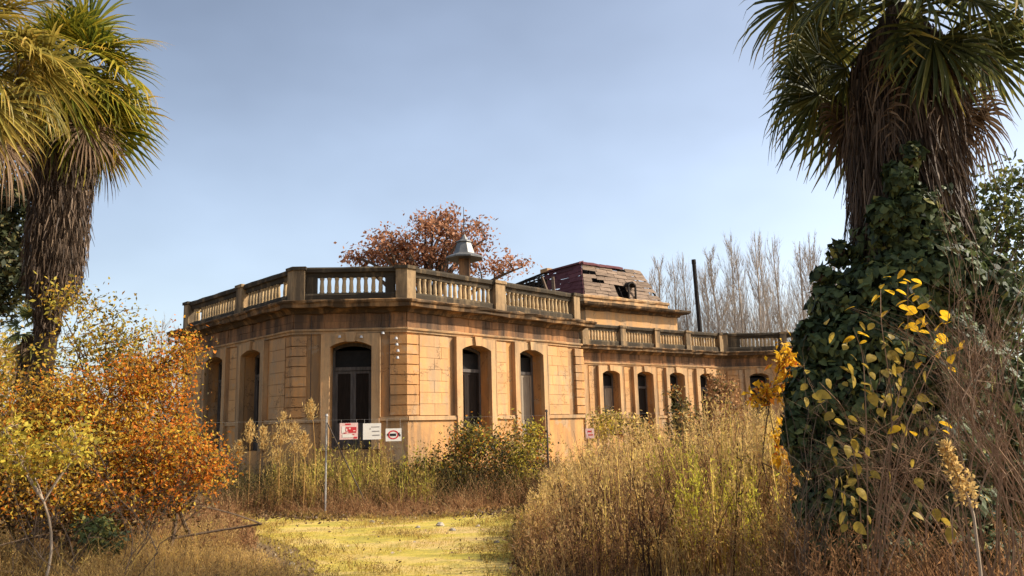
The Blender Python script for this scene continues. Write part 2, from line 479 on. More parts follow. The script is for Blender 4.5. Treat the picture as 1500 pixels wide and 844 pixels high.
class MB:
    """collects polygons of several solids into one mesh"""
    def __init__(self):
        self.v, self.f = [], []

    def add(self, verts, faces):
        k = len(self.v)
        self.v += [np.asarray(q, dtype=float) for q in verts]
        self.f += [tuple(i + k for i in f) for f in faces]

    def prism(self, poly, ext):
        """poly: world points (planar), ext: world vector"""
        n = len(poly)
        ext = np.asarray(ext, dtype=float)
        vs = [np.asarray(q, dtype=float) for q in poly]
        vs += [q + ext for q in vs]
        fs = [tuple(range(n - 1, -1, -1)), tuple(range(n, 2 * n))]
        fs += [(i, (i + 1) % n, (i + 1) % n + n, i + n) for i in range(n)]
        self.add(vs, fs)

    def box(self, c, ax, ay, az):
        """centre and three half-axis vectors"""
        c, ax, ay, az = (np.asarray(q, dtype=float) for q in (c, ax, ay, az))
        vs = [c + sx * ax + sy * ay + sz * az for sz in (-1, 1) for sy in (-1, 1) for sx in (-1, 1)]
        self.add(vs, [(0, 2, 3, 1), (4, 5, 7, 6), (0, 1, 5, 4), (2, 6, 7, 3), (0, 4, 6, 2), (1, 3, 7, 5)])

    def aabox(self, x0, x1, y0, y1, z0, z1):
        self.box(((x0 + x1) / 2, (y0 + y1) / 2, (z0 + z1) / 2), ((x1 - x0) / 2, 0, 0), (0, (y1 - y0) / 2, 0), (0, 0, (z1 - z0) / 2))

    def cyl(self, p0, p1, r0, r1, sides=8, rot=0.0):
        p0, p1 = np.asarray(p0, dtype=float), np.asarray(p1, dtype=float)
        d = (p1 - p0) / np.linalg.norm(p1 - p0)
        ref = np.array([1.0, 0, 0]) if abs(d[2]) > 0.9 else np.array([0, 0, 1.0])
        a = np.cross(d, ref); a /= np.linalg.norm(a); b = np.cross(d, a)
        vs = []
        for pp, r in ((p0, r0), (p1, r1)):
            for k in range(sides):
                q = 2 * math.pi * k / sides + rot
                vs.append(pp + (a * math.cos(q) + b * math.sin(q)) * r)
        fs = [(k, (k + 1) % sides, (k + 1) % sides + sides, k + sides) for k in range(sides)]
        fs += [tuple(range(sides - 1, -1, -1)), tuple(range(sides, 2 * sides))]
        self.add(vs, fs)

    def build(self, name, mat, parent=None, loc=None):
        if parent is None and loc is not None:
            o = solid(name, [q - np.asarray(loc) for q in self.v], self.f, mat)
            o.location = loc
            return o
        return solid(name, self.v, self.f, mat, parent)


def structure(o):
    o['kind'] = 'structure'
    return o


def stuff(o):
    o['kind'] = 'stuff'
    return o


# ------------------------------------------------------------------ ground and path
S = 3000
structure(solid('ground', [(-S, -200, 0), (S, -200, 0), (S, S, 0), (-S, S, 0)], [(0, 1, 2, 3)], M['soil']))


def gpt(px, py):
    """ground point at a pixel"""
    q = at(px, py, 10.0) - np.array([0, 0, EYE])
    q = q * (-EYE / q[2])
    return q[0], q[1]


edge_l = [(420, 1000), (455, 900), (470, 850), (462, 825), (425, 800), (385, 785), (352, 772), (335, 764)]
edge_far = [(345, 757), (400, 755), (470, 757), (540, 760), (600, 763), (660, 757), (720, 748), (770, 741)]
edge_r = [(790, 747), (770, 758), (752, 772), (742, 790), (752, 815), (765, 845), (800, 900), (860, 1000)]
outline = [gpt(*q) for q in edge_l + edge_far + edge_r]
# subdivide and roughen the outline
pts = []
for i in range(len(outline)):
    a_, b_ = np.array(outline[i]), np.array(outline[(i + 1) % len(outline)])
    for k in range(6):
        q = a_ + (b_ - a_) * k / 6
        pts.append(q + rng.normal(size=2) * 0.05)
structure(solid('path', [(q[0], q[1], 0.006) for q in pts], [tuple(range(len(pts)))], M['path']))
PATH = np.array(pts)


def in_path(x, y):
    x, y = np.asarray(x), np.asarray(y)
    res = np.zeros(x.shape, bool)
    n = len(PATH)
    for i in range(n):
        x0, y0 = PATH[i]; x1, y1 = PATH[(i + 1) % n]
        c_ = ((y0 > y) != (y1 > y)) & (x < (x1 - x0) * (y - y0) / (y1 - y0 + 1e-12) + x0)
        res ^= c_
    return res


# ------------------------------------------------------------------ the villa
Z0 = EYE
PT = dict(A=(-11.913, 28.691), B=(-6.372, 22.916), C=(-3.117, 23.04), D=(2.374, 28.981), D2=(-2.218, 33.225), E=(11.457, 43.526))
PT = {k: np.array(v, dtype=float) for k, v in PT.items()}
PT['G'] = PT['E'] + (np.array((14.812, 43.658)) - PT['E']) * 2.6
uCD = (PT['D'] - PT['C']) / np.linalg.norm(PT['D'] - PT['C'])
PT['A2'] = PT['A'] + uCD * 9.0
PT['G2'] = PT['G'] + np.array((-2.0, 9.0))
RING = [PT[k] for k in ('A2', 'A', 'B', 'C', 'D', 'D2', 'E', 'G', 'G2')]

villa = root('villa', 'derelict ochre stone villa with balustraded flat roof and chamfered corner', 'villa', (-3.0, 24.0, 0))


def norm_of(a, b):
    u = (b - a) / np.linalg.norm(b - a)
    return u, np.array([u[1], -u[0]])


def offset_ring(o, pts=RING):
    res = []
    for i, q in enumerate(pts):
        if i == 0:
            res.append(q + norm_of(pts[0], pts[1])[1] * o)
        elif i == len(pts) - 1:
            res.append(q + norm_of(pts[-2], pts[-1])[1] * o)
        else:
            n0 = norm_of(pts[i - 1], q)[1]; n1_ = norm_of(q, pts[i + 1])[1]
            b_ = n0 + n1_
            res.append(q + b_ * (o / (np.dot(b_, n0))))
    return res


def sweep(name, profile, mat, parent=villa, pts=RING, seg=0.0, jit=0.0):
    """closed profile [(o,z)] swept along the ring with mitred corners; pieces share nothing but the profile"""
    rows = [offset_ring(o, pts) for o, z in profile]
    k = len(profile)
    verts, faces = [], []
    npts = len(pts)
    stations = []
    for i in range(npts):
        stations.append([np.array([rows[j][i][0], rows[j][i][1], profile[j][1]]) for j in range(k)])
    dense = []
    for i in range(npts - 1):
        L = np.linalg.norm(pts[i + 1] - pts[i])
        m_ = max(1, int(L / seg)) if seg else 1
        for t in range(m_):
            st = [stations[i][j] * (1 - t / m_) + stations[i + 1][j] * (t / m_) for j in range(k)]
            if jit and t:
                st = [q + rng.normal(size=3) * jit for q in st]
            dense.append(st)
    dense.append(stations[-1])
    for st in dense:
        verts += st
    for i in range(len(dense) - 1):
        for j in range(k):
            faces.append((i * k + j, (i + 1) * k + j, (i + 1) * k + (j + 1) % k, i * k + (j + 1) % k))
    faces += [tuple(range(k)), tuple(range((len(dense) - 1) * k + k - 1, (len(dense) - 1) * k - 1, -1))]
    return solid(name, verts, faces, mat, parent)


class Wall:
    def __init__(self, a, b):
        self.P = PT[a]
        self.L = np.linalg.norm(PT[b] - PT[a])
        self.u, self.n = norm_of(PT[a], PT[b])

    def w(self, s, o, z):
        q = self.P + self.u * s + self.n * o
        return np.array([q[0], q[1], z])

    def box(self, mb, s0, s1, o0, o1, z0, z1):
        mb.box(self.w((s0 + s1) / 2, (o0 + o1) / 2, (z0 + z1) / 2), (*(self.u * (s1 - s0) / 2), 0), (*(self.n * (o1 - o0) / 2), 0), (0, 0, (z1 - z0) / 2))

    def prism(self, mb, poly, o0, o1):
        """poly [(s,z)]"""
        mb.prism([self.w(s, o0, z) for s, z in poly], (*(self.n * (o1 - o0)), 0))


TH = 0.5
Z_FL, Z_LEDGE0, Z_LEDGE1, Z_SPRING, Z_CROWN = 1.15, 1.93, 2.05, 4.08, 4.24
Z_ARCH0, Z_ARCH1, Z_FR1, Z_BED1, Z_COR0, Z_COR1 = 4.47, 4.62, 5.06, 5.18, 5.18, 5.42
Z_BASE0, Z_BASE1, Z_BAL1, Z_RAIL1 = 5.42, 5.68, 6.15, 6.45
Z_TOPWALL = 5.30


def arch_pts(s0, s1, zs, zc, n=8):
    return [(s0 + (s1 - s0) * k / n, zs + (zc - zs) * math.sin(math.pi * k / n) ** 0.8) for k in range(n + 1)]


def facade(wall, openings, s_lo, s_hi, zs=Z_SPRING, zc=Z_CROWN):
    mb = MB()
    cuts = [s_lo]
    for a_, b_ in openings:
        cuts += [a_, b_]
    cuts.append(s_hi)
    for i in range(0, len(cuts), 2):
        wall.box(mb, cuts[i], cuts[i + 1], -TH, 0, 0, Z_TOPWALL)
    for a_, b_ in openings:
        wall.box(mb, a_, b_, -TH, 0, 0, Z_FL)
        poly = arch_pts(a_, b_, zs, zc) + [(b_, Z_TOPWALL), (a_, Z_TOPWALL)]
        # spandrel as slim strips so that no face is concave
        ap = arch_pts(a_, b_, zs, zc)
        for k in range(len(ap) - 1):
            wall.prism(mb, [ap[k], ap[k + 1], (ap[k + 1][0], Z_TOPWALL), (ap[k][0], Z_TOPWALL)], -TH, 0)
    return mb.build('wall', M['wall'], villa)


W_AB, W_BC, W_CD, W_DD, W_W, W_EG, W_A2 = Wall('A', 'B'), Wall('B', 'C'), Wall('C', 'D'), Wall('D', 'D2'), Wall('D2', 'E'), Wall('E', 'G'), Wall('A2', 'A')
LA = W_AB.L
op_AB = [(LA - 5.85, LA - 4.45), (LA - 3.12, LA - 1.78)]
op_BC = [(1.07, 2.27)]
op_CD = [(2.10, 3.37), (4.74, 5.93)]
op_W = [(7.92 + 2.33 * k, 9.05 + 2.33 * k) for k in range(-3, 4)]
op_W = [q for q in op_W if q[0] > 0.7 and q[1] < W_W.L - 0.5]
op_EG = [(1.36, 2.42), (4.6, 5.7)]
facade(W_AB, op_AB, 0, LA)
facade(W_BC, op_BC, 0.0, W_BC.L)
facade(W_CD, op_CD, 0.0, W_CD.L)
facade(W_DD, [], 0, W_DD.L)
facade(W_W, op_W, 0.5, W_W.L)
facade(W_EG, op_EG, 0, W_EG.L)
facade(W_A2, [], 0, W_A2.L)
# back wall, roof and floor close the rooms
mb = MB()
q0, q1 = PT['G2'], PT['A2']
u_, n_ = norm_of(q0, q1)
mb.prism([(*(q0 - n_ * 0.4), 0), (*(q0 - n_ * 0), 0), (*(q1 - n_ * 0), 0), (*(q1 - n_ * 0.4), 0)], (0, 0, Z_TOPWALL))
q0, q1 = PT['G'], PT['G2']
u_, n_ = norm_of(q0, q1)
mb.prism([(*(q0 - n_ * 0.4), 0), (*q0, 0), (*q1, 0), (*(q1 - n_ * 0.4), 0)], (0, 0, Z_TOPWALL))
mb.build('wall', M['wall'], villa)
inner = offset_ring(-0.25)
solid('roof', [(q[0], q[1], Z_TOPWALL + 0.02) for q in inner] + [(q[0], q[1], Z_TOPWALL + 0.14) for q in inner],
      [tuple(range(9, 18)), tuple(range(8, -1, -1))], M['rail'], villa)
inner = offset_ring(-TH + 0.02)
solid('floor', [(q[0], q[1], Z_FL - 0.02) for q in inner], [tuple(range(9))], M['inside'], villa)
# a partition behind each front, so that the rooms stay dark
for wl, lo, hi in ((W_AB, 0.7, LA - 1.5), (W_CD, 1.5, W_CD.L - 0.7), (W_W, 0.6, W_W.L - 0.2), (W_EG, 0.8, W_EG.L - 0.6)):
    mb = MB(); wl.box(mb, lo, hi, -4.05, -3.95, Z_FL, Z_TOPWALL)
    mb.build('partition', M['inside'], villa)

# plinth, ledge, architrave, frieze, cornice along the whole front; door openings interrupt plinth and ledge
def banded(name, z0, z1, o1, mat):
    for wl, ops, j0, j1 in ((W_AB, op_AB, 0, 0), (W_BC, op_BC, 0, 0), (W_CD, op_CD, 0, 0), (W_W, op_W, 0, 0), (W_EG, op_EG, 0, 0), (W_DD, [], 0, 0)):
        mb = MB()
        lo, hi = 0.0, wl.L
        e0 = {id(W_BC): 0.0, id(W_CD): 0.0, id(W_AB): -o1, id(W_W): 0.5, id(W_EG): 0.0, id(W_DD): 0.0}[id(wl)]
        e1 = {id(W_AB): o1 * 0.41, id(W_BC): o1 * 0.41, id(W_CD): o1, id(W_W): 0, id(W_EG): 0, id(W_DD): 0}[id(wl)]
        cuts = [lo + e0] + [q for a_, b_ in ops for q in (a_ - 0.2, b_ + 0.2)] + [hi + e1]
        for i in range(0, len(cuts), 2):
            mb = MB()
            wl.box(mb, cuts[i], cuts[i + 1], 0.002, o1 - 0.0013 * i, z0, z1)
            mb.build(name, mat, villa)


banded('plinth', 0.0, Z_LEDGE0, 0.05, M['wall'])
banded('ledge', Z_LEDGE0 + 0.003, Z_LEDGE1, 0.11, M['trim'])
sweep('architrave', [(0.0, Z_ARCH0), (0.06, Z_ARCH0), (0.06, Z_ARCH0 + 0.07), (0.11, Z_ARCH0 + 0.08), (0.12, Z_ARCH1 - 0.02), (0.04, Z_ARCH1), (0.0, Z_ARCH1)], M['trim'], seg=0.6, jit=0.004)
for wl_ in (W_AB, W_BC, W_CD, W_W, W_EG):
    e_ = 0.03 if wl_ in (W_AB, W_BC, W_CD) else 0.0
    nb = max(3, int(round(wl_.L / 0.85)))
    cuts = np.linspace(0.0 if wl_ is not W_W else 0.6, wl_.L, nb + 1)
    cuts[1:-1] += rng.uniform(-0.12, 0.12, nb - 1)
    for a_, b_ in zip(cuts[:-1], cuts[1:]):
        for z_a, z_b in ((Z_ARCH1 + 0.002, Z_ARCH1 + 0.20), (Z_ARCH1 + 0.207, Z_FR1 - 0.002)):
            mb = MB(); wl_.box(mb, a_ + 0.004, b_ - 0.004, -0.03, 0.03 + rng.uniform(-0.01, 0.015), z_a, z_b)
            mb.build('frieze_stone', M['frieze'], villa)
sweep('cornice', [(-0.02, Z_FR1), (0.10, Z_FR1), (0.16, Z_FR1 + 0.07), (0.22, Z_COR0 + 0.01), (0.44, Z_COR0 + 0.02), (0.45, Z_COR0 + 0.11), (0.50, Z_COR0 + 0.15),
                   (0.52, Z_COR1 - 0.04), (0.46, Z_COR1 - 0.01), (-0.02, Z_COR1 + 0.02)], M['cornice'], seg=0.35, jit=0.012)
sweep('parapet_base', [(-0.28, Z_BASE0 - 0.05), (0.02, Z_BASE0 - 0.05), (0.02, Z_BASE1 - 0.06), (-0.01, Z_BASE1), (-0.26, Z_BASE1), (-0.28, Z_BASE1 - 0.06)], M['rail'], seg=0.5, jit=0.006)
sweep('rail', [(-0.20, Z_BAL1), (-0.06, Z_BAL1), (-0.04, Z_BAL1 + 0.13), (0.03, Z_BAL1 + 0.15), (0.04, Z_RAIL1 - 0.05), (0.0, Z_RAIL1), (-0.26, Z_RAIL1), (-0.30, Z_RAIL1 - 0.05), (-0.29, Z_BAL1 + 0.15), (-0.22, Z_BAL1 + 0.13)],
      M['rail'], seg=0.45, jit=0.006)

# balusters: one mesh, copied along every run between piers
prof = [(0.0, 0.075), (0.05, 0.075), (0.055, 0.058), (0.12, 0.066), (0.19, 0.066), (0.30, 0.056), (0.38, 0.052), (0.405, 0.058), (0.43, 0.07), (Z_BAL1 - Z_BASE1, 0.07)]
bv, bf = [], []
ns = 8
for z, r in prof:
    for k in range(ns):
        q = 2 * math.pi * (k + 0.5) / ns
        bv.append((r * math.cos(q), r * math.sin(q), z))
for i in range(len(prof) - 1):
    for k in range(ns):
        bf.append((i * ns + k, i * ns + (k + 1) % ns, (i + 1) * ns + (k + 1) % ns, (i + 1) * ns + k))
bal = bpy.data.meshes.new('baluster')
bal.from_pydata(bv, [], bf)
bal.update()
bal.materials.append(M['baluster'])
vo = np.array(villa.location)


def pier(wl, s, wd, h=Z_RAIL1 + 0.008, o0=-0.33, o1=0.07):
    mb = MB()
    wl.box(mb, s - wd / 2, s + wd / 2, o0, o1, Z_BASE0 - 0.04, h - 0.1)
    wl.box(mb, s - wd / 2 - 0.04, s + wd / 2 + 0.04, o0 - 0.04, o1 + 0.045, h - 0.1, h)
    wl.box(mb, s - wd / 2 - 0.03, s + wd / 2 + 0.03, o0 - 0.03, o1 + 0.03, Z_BASE0 - 0.03, Z_BASE1 + 0.01)
    mb.build('pier', M['pier'], villa)


def corner_pier(key, pa, pb, h=Z_RAIL1 + 0.014, wa=0.22):
    """a pier bent round a corner"""
    V = PT[key]
    da = (PT[pa] - V) / np.linalg.norm(PT[pa] - V)
    db = (PT[pb] - V) / np.linalg.norm(PT[pb] - V)
    na = norm_of(PT[pa], V)[1]; nb = norm_of(V, PT[pb])[1]
    for (o1, zz0, zz1, ex) in ((0.08, Z_BASE0 - 0.04, h - 0.1, 0), (0.125, h - 0.1, h, 0.04)):
        bis = na + nb
        outer = V + bis * (o1 / np.dot(bis, na))
        inn = V - bis * (0.33 / np.dot(bis, na))
        aa, bb = wa + ex, wa + ex
        poly = [V + da * aa + na * o1, outer, V + db * bb + nb * o1, V + db * bb - nb * 0.33, inn, V + da * aa - na * 0.33]
        mb = MB()
        mb.prism([(q[0], q[1], zz0) for q in poly], (0, 0, zz1 - zz0))
        mb.build('pier' if ex == 0 else 'pier_cap', M['pier'] if ex == 0 else M['rail'], villa)


def run(wl, s0, s1, step=0.205):
    n = max(1, int(round((s1 - s0) / step)))
    for k in range(n):
        s = s0 + (k + 0.5) * (s1 - s0) / n
        if rng.random() < 0.025:
            continue
        q = wl.w(s, -0.13, Z_BASE1) - vo
        o = bpy.data.objects.new('baluster', bal)
        o.location = q
        o.rotation_euler = (rng.normal() * 0.012, rng.normal() * 0.012, math.atan2(wl.u[1], wl.u[0]))
        link(o, villa)


for key, pa, pb in (('A', 'A2', 'B'), ('B', 'A', 'C'), ('C', 'B', 'D'), ('D', 'C', 'D2'), ('E', 'D2', 'G')):
    corner_pier(key, pa, pb, wa=0.3 if key != 'D' else 0.26)
pier(W_AB, LA - 3.55, 0.40)
run(W_AB, 0.45, LA - 3.85); run(W_AB, LA - 3.25, LA - 0.5)
for a_ in (0.34, W_BC.L - 0.62):
    mb = MB(); W_BC.box(mb, a_, a_ + 0.28, -0.24, -0.02, Z_BASE1 - 0.01, Z_BAL1 + 0.01); mb.build('pier_wing', M['rail'], villa)
run(W_BC, 0.66, W_BC.L - 0.66, 0.21)
pier(W_CD, 3.95, 0.46)
run(W_CD, 0.5, 3.66); run(W_CD, 4.24, W_CD.L - 0.35)
WP = [7.0, 9.5, 11.95, 14.3]
prev = 5.5
for s in WP:
    pier(W_W, s, 0.36)
    run(W_W, prev + 0.25, s - 0.25); prev = s
run(W_W, prev + 0.25, W_W.L - 0.45)
pier(W_EG, 3.4, 0.36)
mb = MB(); W_EG.box(mb, 0.34, 1.0, -0.24, -0.02, Z_BASE1 - 0.01, Z_BAL1 + 0.01); mb.build('pier_wing', M['rail'], villa)
run(W_EG, 1.05, 3.15); run(W_EG, 3.65, 6.0)

# quoins: one stone per course, bent round each corner
def quoins(key, pa, pb, wa, wb, z0=Z_LEDGE1 + 0.03, z1=Z_ARCH0 - 0.05, n=8, pr=0.055):
    V = PT[key]
    da = (PT[pa] - V) / np.linalg.norm(PT[pa] - V)
    db = (PT[pb] - V) / np.linalg.norm(PT[pb] - V)
    na = norm_of(PT[pa], V)[1]; nb = norm_of(V, PT[pb])[1]
    bis = na + nb
    h = (z1 - z0) / n
    for k in range(n):
        p_ = pr + rng.uniform(-0.008, 0.008)
        ja, jb = rng.uniform(-0.012, 0.012, 2)
        outer = V + bis * (p_ / np.dot(bis, na))
        inn = V - bis * (0.03 / np.dot(bis, na))
        poly = [V + da * (wa + ja) - na * 0.03, V + da * (wa + ja) + na * p_, outer, V + db * (wb + jb) + nb * p_, V + db * (wb + jb) - nb * 0.03, inn]
        mb = MB()
        mb.prism([(q[0], q[1], z0 + k * h + 0.012) for q in poly], (0, 0, h - 0.03))
        mb.build('quoin', M['quoin'], villa)


quoins('B', 'A', 'C', 0.34, 0.38)
quoins('C', 'B', 'D', 0.47, 0.42)
quoins('D', 'C', 'D2', 0.36, 0.4, pr=0.12)
quoins('A', 'A2', 'B', 0.4, 0.4)
for k in range(8):
    hh = (Z_ARCH0 - 0.05 - Z_LEDGE1 - 0.03) / 8
    mb = MB(); W_EG.box(mb, 0.15, 0.75, -0.02, 0.05, Z_LEDGE1 + 0.03 + k * hh + 0.012, Z_LEDGE1 + 0.03 + (k + 1) * hh - 0.018)
    mb.build('quoin', M['quoin'], villa)

# ashlar panels between the surrounds
def ashlar(wl, s0, s1, z0=Z_LEDGE1 + 0.02, z1=Z_ARCH0 - 0.04, courses=7, bl=0.62, pr=0.035):
    h = (z1 - z0) / courses
    for k in range(courses):
        n = max(1, int(round((s1 - s0) / bl)))
        cuts = [s0]
        off = 0.5 if k % 2 else 0.0
        cuts += [s0 + (s1 - s0) * (j + (off if n > 1 else 0)) / n for j in range(1 if not off else 0, n) if 0 < (j + off) / n < 1]
        cuts.append(s1)
        for a_, b_ in zip(cuts[:-1], cuts[1:]):
            mb = MB()
            wl.box(mb, a_ + 0.004, b_ - 0.004, -0.02, pr + rng.uniform(-0.005, 0.006), z0 + k * h + 0.004, z0 + (k + 1) * h - 0.006)
            mb.build('stone_block', M['block'], villa)


ashlar(W_CD, 0.47, 1.62); ashlar(W_CD, 3.62, 4.20, bl=0.7); ashlar(W_CD, 6.22, 7.42)
ashlar(W_AB, LA - 1.40, LA - 0.42); ashlar(W_AB, LA - 4.14, LA - 3.5, bl=0.7); ashlar(W_AB, 0.45, LA - 6.2)
for k in range(len(op_W) - 1):
    ashlar(W_W, op_W[k][1] + 0.42, op_W[k + 1][0] - 0.48, bl=0.7)
ashlar(W_EG, 0.8, 1.0, bl=0.7); ashlar(W_EG, 2.9, 4.2)


# windows
def surround(wl, s0, s1, jw=0.22, pr=0.15, zb=Z_FL, zs=Z_SPRING, zc=Z_CROWN, wide=0.0):
    mb = MB()
    top = Z_ARCH0 - 0.02
    for a_, b_ in ((s0 - jw, s0), (s1, s1 + jw)):
        wl.box(mb, a_, b_, -0.03, pr, zb, top)
    ap = arch_pts(s0, s1, zs, zc)
    for k in range(len(ap) - 1):
        wl.prism(mb, [ap[k], ap[k + 1], (ap[k + 1][0], top), (ap[k][0], top)], -0.03, pr)
    mb.build('window_surround', M['trim'], villa)
    mb = MB()
    c = (s0 + s1) / 2
    wl.prism(mb, [(c - 0.11, zc - 0.03), (c + 0.11, zc - 0.03), (c + 0.15, Z_ARCH0 + 0.02), (c - 0.15, Z_ARCH0 + 0.02)], -0.02, pr + 0.08)
    mb.build('keystone', M['trim'], villa)
    # two thin ears at the springing
    for a_ in (s0 - jw - 0.03, s1 + jw - 0.01):
        mb = MB()
        wl.box(mb, a_, a_ + 0.04, -0.02, pr + 0.01, zb + 0.9, top - 0.01)
        mb.build('surround_fillet', M['trim'], villa)


def window(wl, s0, s1, kind='dark', zs=Z_SPRING, zc=Z_CROWN, zt=3.42, dep=-0.40):
    loc = wl.w((s0 + s1) / 2, dep, Z_FL)
    mb = MB()
    f = 0.07
    wl.box(mb, s0 + 0.003, s0 + f, dep - 0.05, dep + 0.05, Z_FL, zs); wl.box(mb, s1 - f, s1 - 0.003, dep - 0.05, dep + 0.05, Z_FL, zs)
    wl.box(mb, s0 + f, s1 - f, dep - 0.06, dep + 0.06, zt, zt + 0.1)
    ap = arch_pts(s0, s1, zs, zc)
    for k in range(len(ap) - 1):
        z_a, z_b = ap[k][1], ap[k + 1][1]
        wl.prism(mb, [(ap[k][0], z_a - 0.10), (ap[k + 1][0], z_b - 0.10), (ap[k + 1][0], z_b), (ap[k][0], z_a)], dep - 0.05, dep + 0.05)
    c = (s0 + s1) / 2
    win = mb.build('window', M['old_wood'], villa)
    # upper light
    mb = MB(); wl.box(mb, s0 + f, s1 - f, dep - 0.008, dep + 0.004, zt + 0.1, zs - 0.07); mb.build('pane', M['glass'], win)
    # two leaves, each with stiles and a board or glass
    for i, (a_, b_) in enumerate(((s0 + f + 0.004, c - 0.003), (c + 0.003, s1 - f - 0.004))):
        if kind == 'open' and i == 1:
            continue
        mb = MB()
        st = 0.075
        wl.box(mb, a_, a_ + st, dep - 0.03, dep + 0.03, Z_FL + 0.02, zt - 0.01); wl.box(mb, b_ - st, b_, dep - 0.03, dep + 0.03, Z_FL + 0.02, zt - 0.01)
        wl.box(mb, a_ + st, b_ - st, dep - 0.028, dep + 0.028, zt - 0.09, zt - 0.012); wl.box(mb, a_ + st, b_ - st, dep - 0.028, dep + 0.028, Z_FL + 0.02, Z_FL + 0.75)
        mb.build('window_leaf', M['pale_board'] if (kind == 'pale' and i == 1) else (M['dark_board'] if kind == 'boarded' else M['old_wood']), win)
        mb = MB(); wl.box(mb, a_ + st, b_ - st, dep - 0.015, dep + 0.002, Z_FL + 0.75, zt - 0.09)
        mb.build('pane' if kind == 'dark' else 'board', M['pale_board'] if (kind == 'pale' and i == 1) else M['dark_board'], win)


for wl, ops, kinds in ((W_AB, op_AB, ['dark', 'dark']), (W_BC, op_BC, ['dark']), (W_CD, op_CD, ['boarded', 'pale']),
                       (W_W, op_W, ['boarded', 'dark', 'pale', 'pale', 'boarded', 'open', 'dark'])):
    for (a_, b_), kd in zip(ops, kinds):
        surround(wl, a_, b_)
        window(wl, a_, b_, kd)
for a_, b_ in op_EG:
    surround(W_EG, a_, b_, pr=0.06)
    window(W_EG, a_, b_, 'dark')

# porcelain insulators and cable brackets on the chamfer
for s, z in ((2.60, 4.44), (2.98, 4.28), (3.0, 4.1), (3.03, 3.92), (3.02, 3.72), (1.36, 4.36), (1.98, 4.34)):
    mb = MB()
    mb.cyl(W_BC.w(s, 0.0, z), W_BC.w(s, 0.22, z), 0.012, 0.012, 6)
    mb.cyl(W_BC.w(s, 0.2, z - 0.03), W_BC.w(s, 0.2, z + 0.04), 0.05, 0.03, 8)
    mb.build('insulator', M['porcelain'], villa)
for s in (0.52, 2.78):
    mb = MB()
    mb.cyl(W_BC.w(s, 0.05, 2.2), W_BC.w(s, 0.05, 5.0), 0.012, 0.012, 5)
    mb.build('cable', M['dark_steel'], villa)

# attic storey and mansard above the wing
uW, nW = W_W.u, W_W.n


def wv(s, o, z):
    return W_W.w(s, o, z)


mb = MB()
W_W.box(mb, 9.0, 15.9, -9.9, -2.05, 5.44, 7.72)
mb.build('attic_wall', M['block'], villa)
AT = [W_W.P + uW * s + nW * o for s, o in ((9.0, -9.9), (9.0, -2.05), (15.9, -2.05), (15.9, -9.9))]
sweep('attic_cornice', [(-0.1, 7.50), (0.10, 7.50), (0.16, 7.62), (0.46, 7.66), (0.55, 7.74), (0.57, 7.86), (0.2, 7.93), (-0.1, 7.93)], M['cornice'], pts=AT, seg=0.4, jit=0.015)
AT2 = [W_W.P + uW * s + nW * o for s, o in ((9.1, -9.6), (9.1, -2.25), (15.3, -2.25), (15.3, -9.6))]
sweep('attic_parapet', [(-0.25, 7.93), (0.06, 7.93), (0.06, 8.16), (0.13, 8.20), (0.15, 8.30), (0.0, 8.36), (-0.25, 8.36)], M['trim'], pts=AT2, seg=0.4, jit=0.015)
bx0, bx1, tx0, tx1, bo, to, bz, tz = 9.25, 15.15, 9.75, 14.15, -2.35, -3.05, 8.3, 10.22
# dark deck behind, so that the holes look into a dark loft
mans = MB()
mans.add([wv(bx0 + 0.3, bo - 0.5, bz), wv(bx1 - 0.3, bo - 0.5, bz), wv(tx1 - 0.3, to - 0.5, tz - 0.15), wv(tx0 + 0.3, to - 0.5, tz - 0.15)], [(0, 1, 2, 3)])
mansard = mans.build('mansard_roof', M['charred'], villa)
# rafters and inner frame
for k in range(9):
    t = k / 8
    a_ = wv(bx0 + (bx1 - bx0) * t, bo - 0.12, bz); b_ = wv(tx0 + (tx1 - tx0) * t, to - 0.12, tz - 0.05)
    mb = MB(); mb.cyl(a_, b_, 0.05, 0.05, 4); mb.build('rafter', M['charred'], mansard)
mb = MB(); mb.cyl(wv(tx0, to - 0.1, tz - 0.06), wv(tx1, to - 0.1, tz - 0.12), 0.07, 0.07, 4); mb.build('rafter', M['charred'], mansard)
mb = MB(); mb.cyl(wv(tx0, to - 0.1, tz - 0.06), wv(tx0, -6.2, tz - 0.05), 0.07, 0.07, 4); mb.build('rafter', M['charred'], mansard)


def facept(t, h, out=0.0):
    s = (bx0 + (bx1 - bx0) * t) * (1 - h) + (tx0 + (tx1 - tx0) * t) * h
    return wv(s, bo * (1 - h) + to * h + out, bz * (1 - h) + tz * h)


rows = 9
for r in range(rows):
    h0, h1 = r / rows, (r + 1) / rows
    cuts = np.unique(np.clip(np.concatenate([[0, 1], np.arange(1, 6) / 6 + rng.uniform(-0.06, 0.06, 5)]), 0, 1))
    for a_, b_ in zip(cuts[:-1], cuts[1:]):
        mid = (a_ + b_) / 2
        if r < 4 and 0.36 < mid < 0.60 and r > -1:
            if a_ < 0.40: b_ = 0.42
            elif b_ > 0.58: a_ = 0.57
            else: continue
        if r == 8 and 0.48 < mid < 0.7 or (r == 6 and 0.06 < mid < 0.22 and rng.random() < 0.9):
            continue
        if rng.random() < 0.05:
            continue
        j = rng.normal(size=4) * 0.012
        q = [facept(a_ + 0.002, h0 - 0.012 + j[0], 0.045), facept(b_ - 0.002, h0 - 0.012 + j[1], 0.045 + j[3]), facept(b_ - 0.002, h1 - 0.01 + j[1], 0.02), facept(a_ + 0.002, h1 - 0.01 + j[0], 0.02)]
        mb = MB(); mb.prism(q, (*(-nW * 0.03), 0.01))
        mb.build('roof_board', M['slate'], mansard)
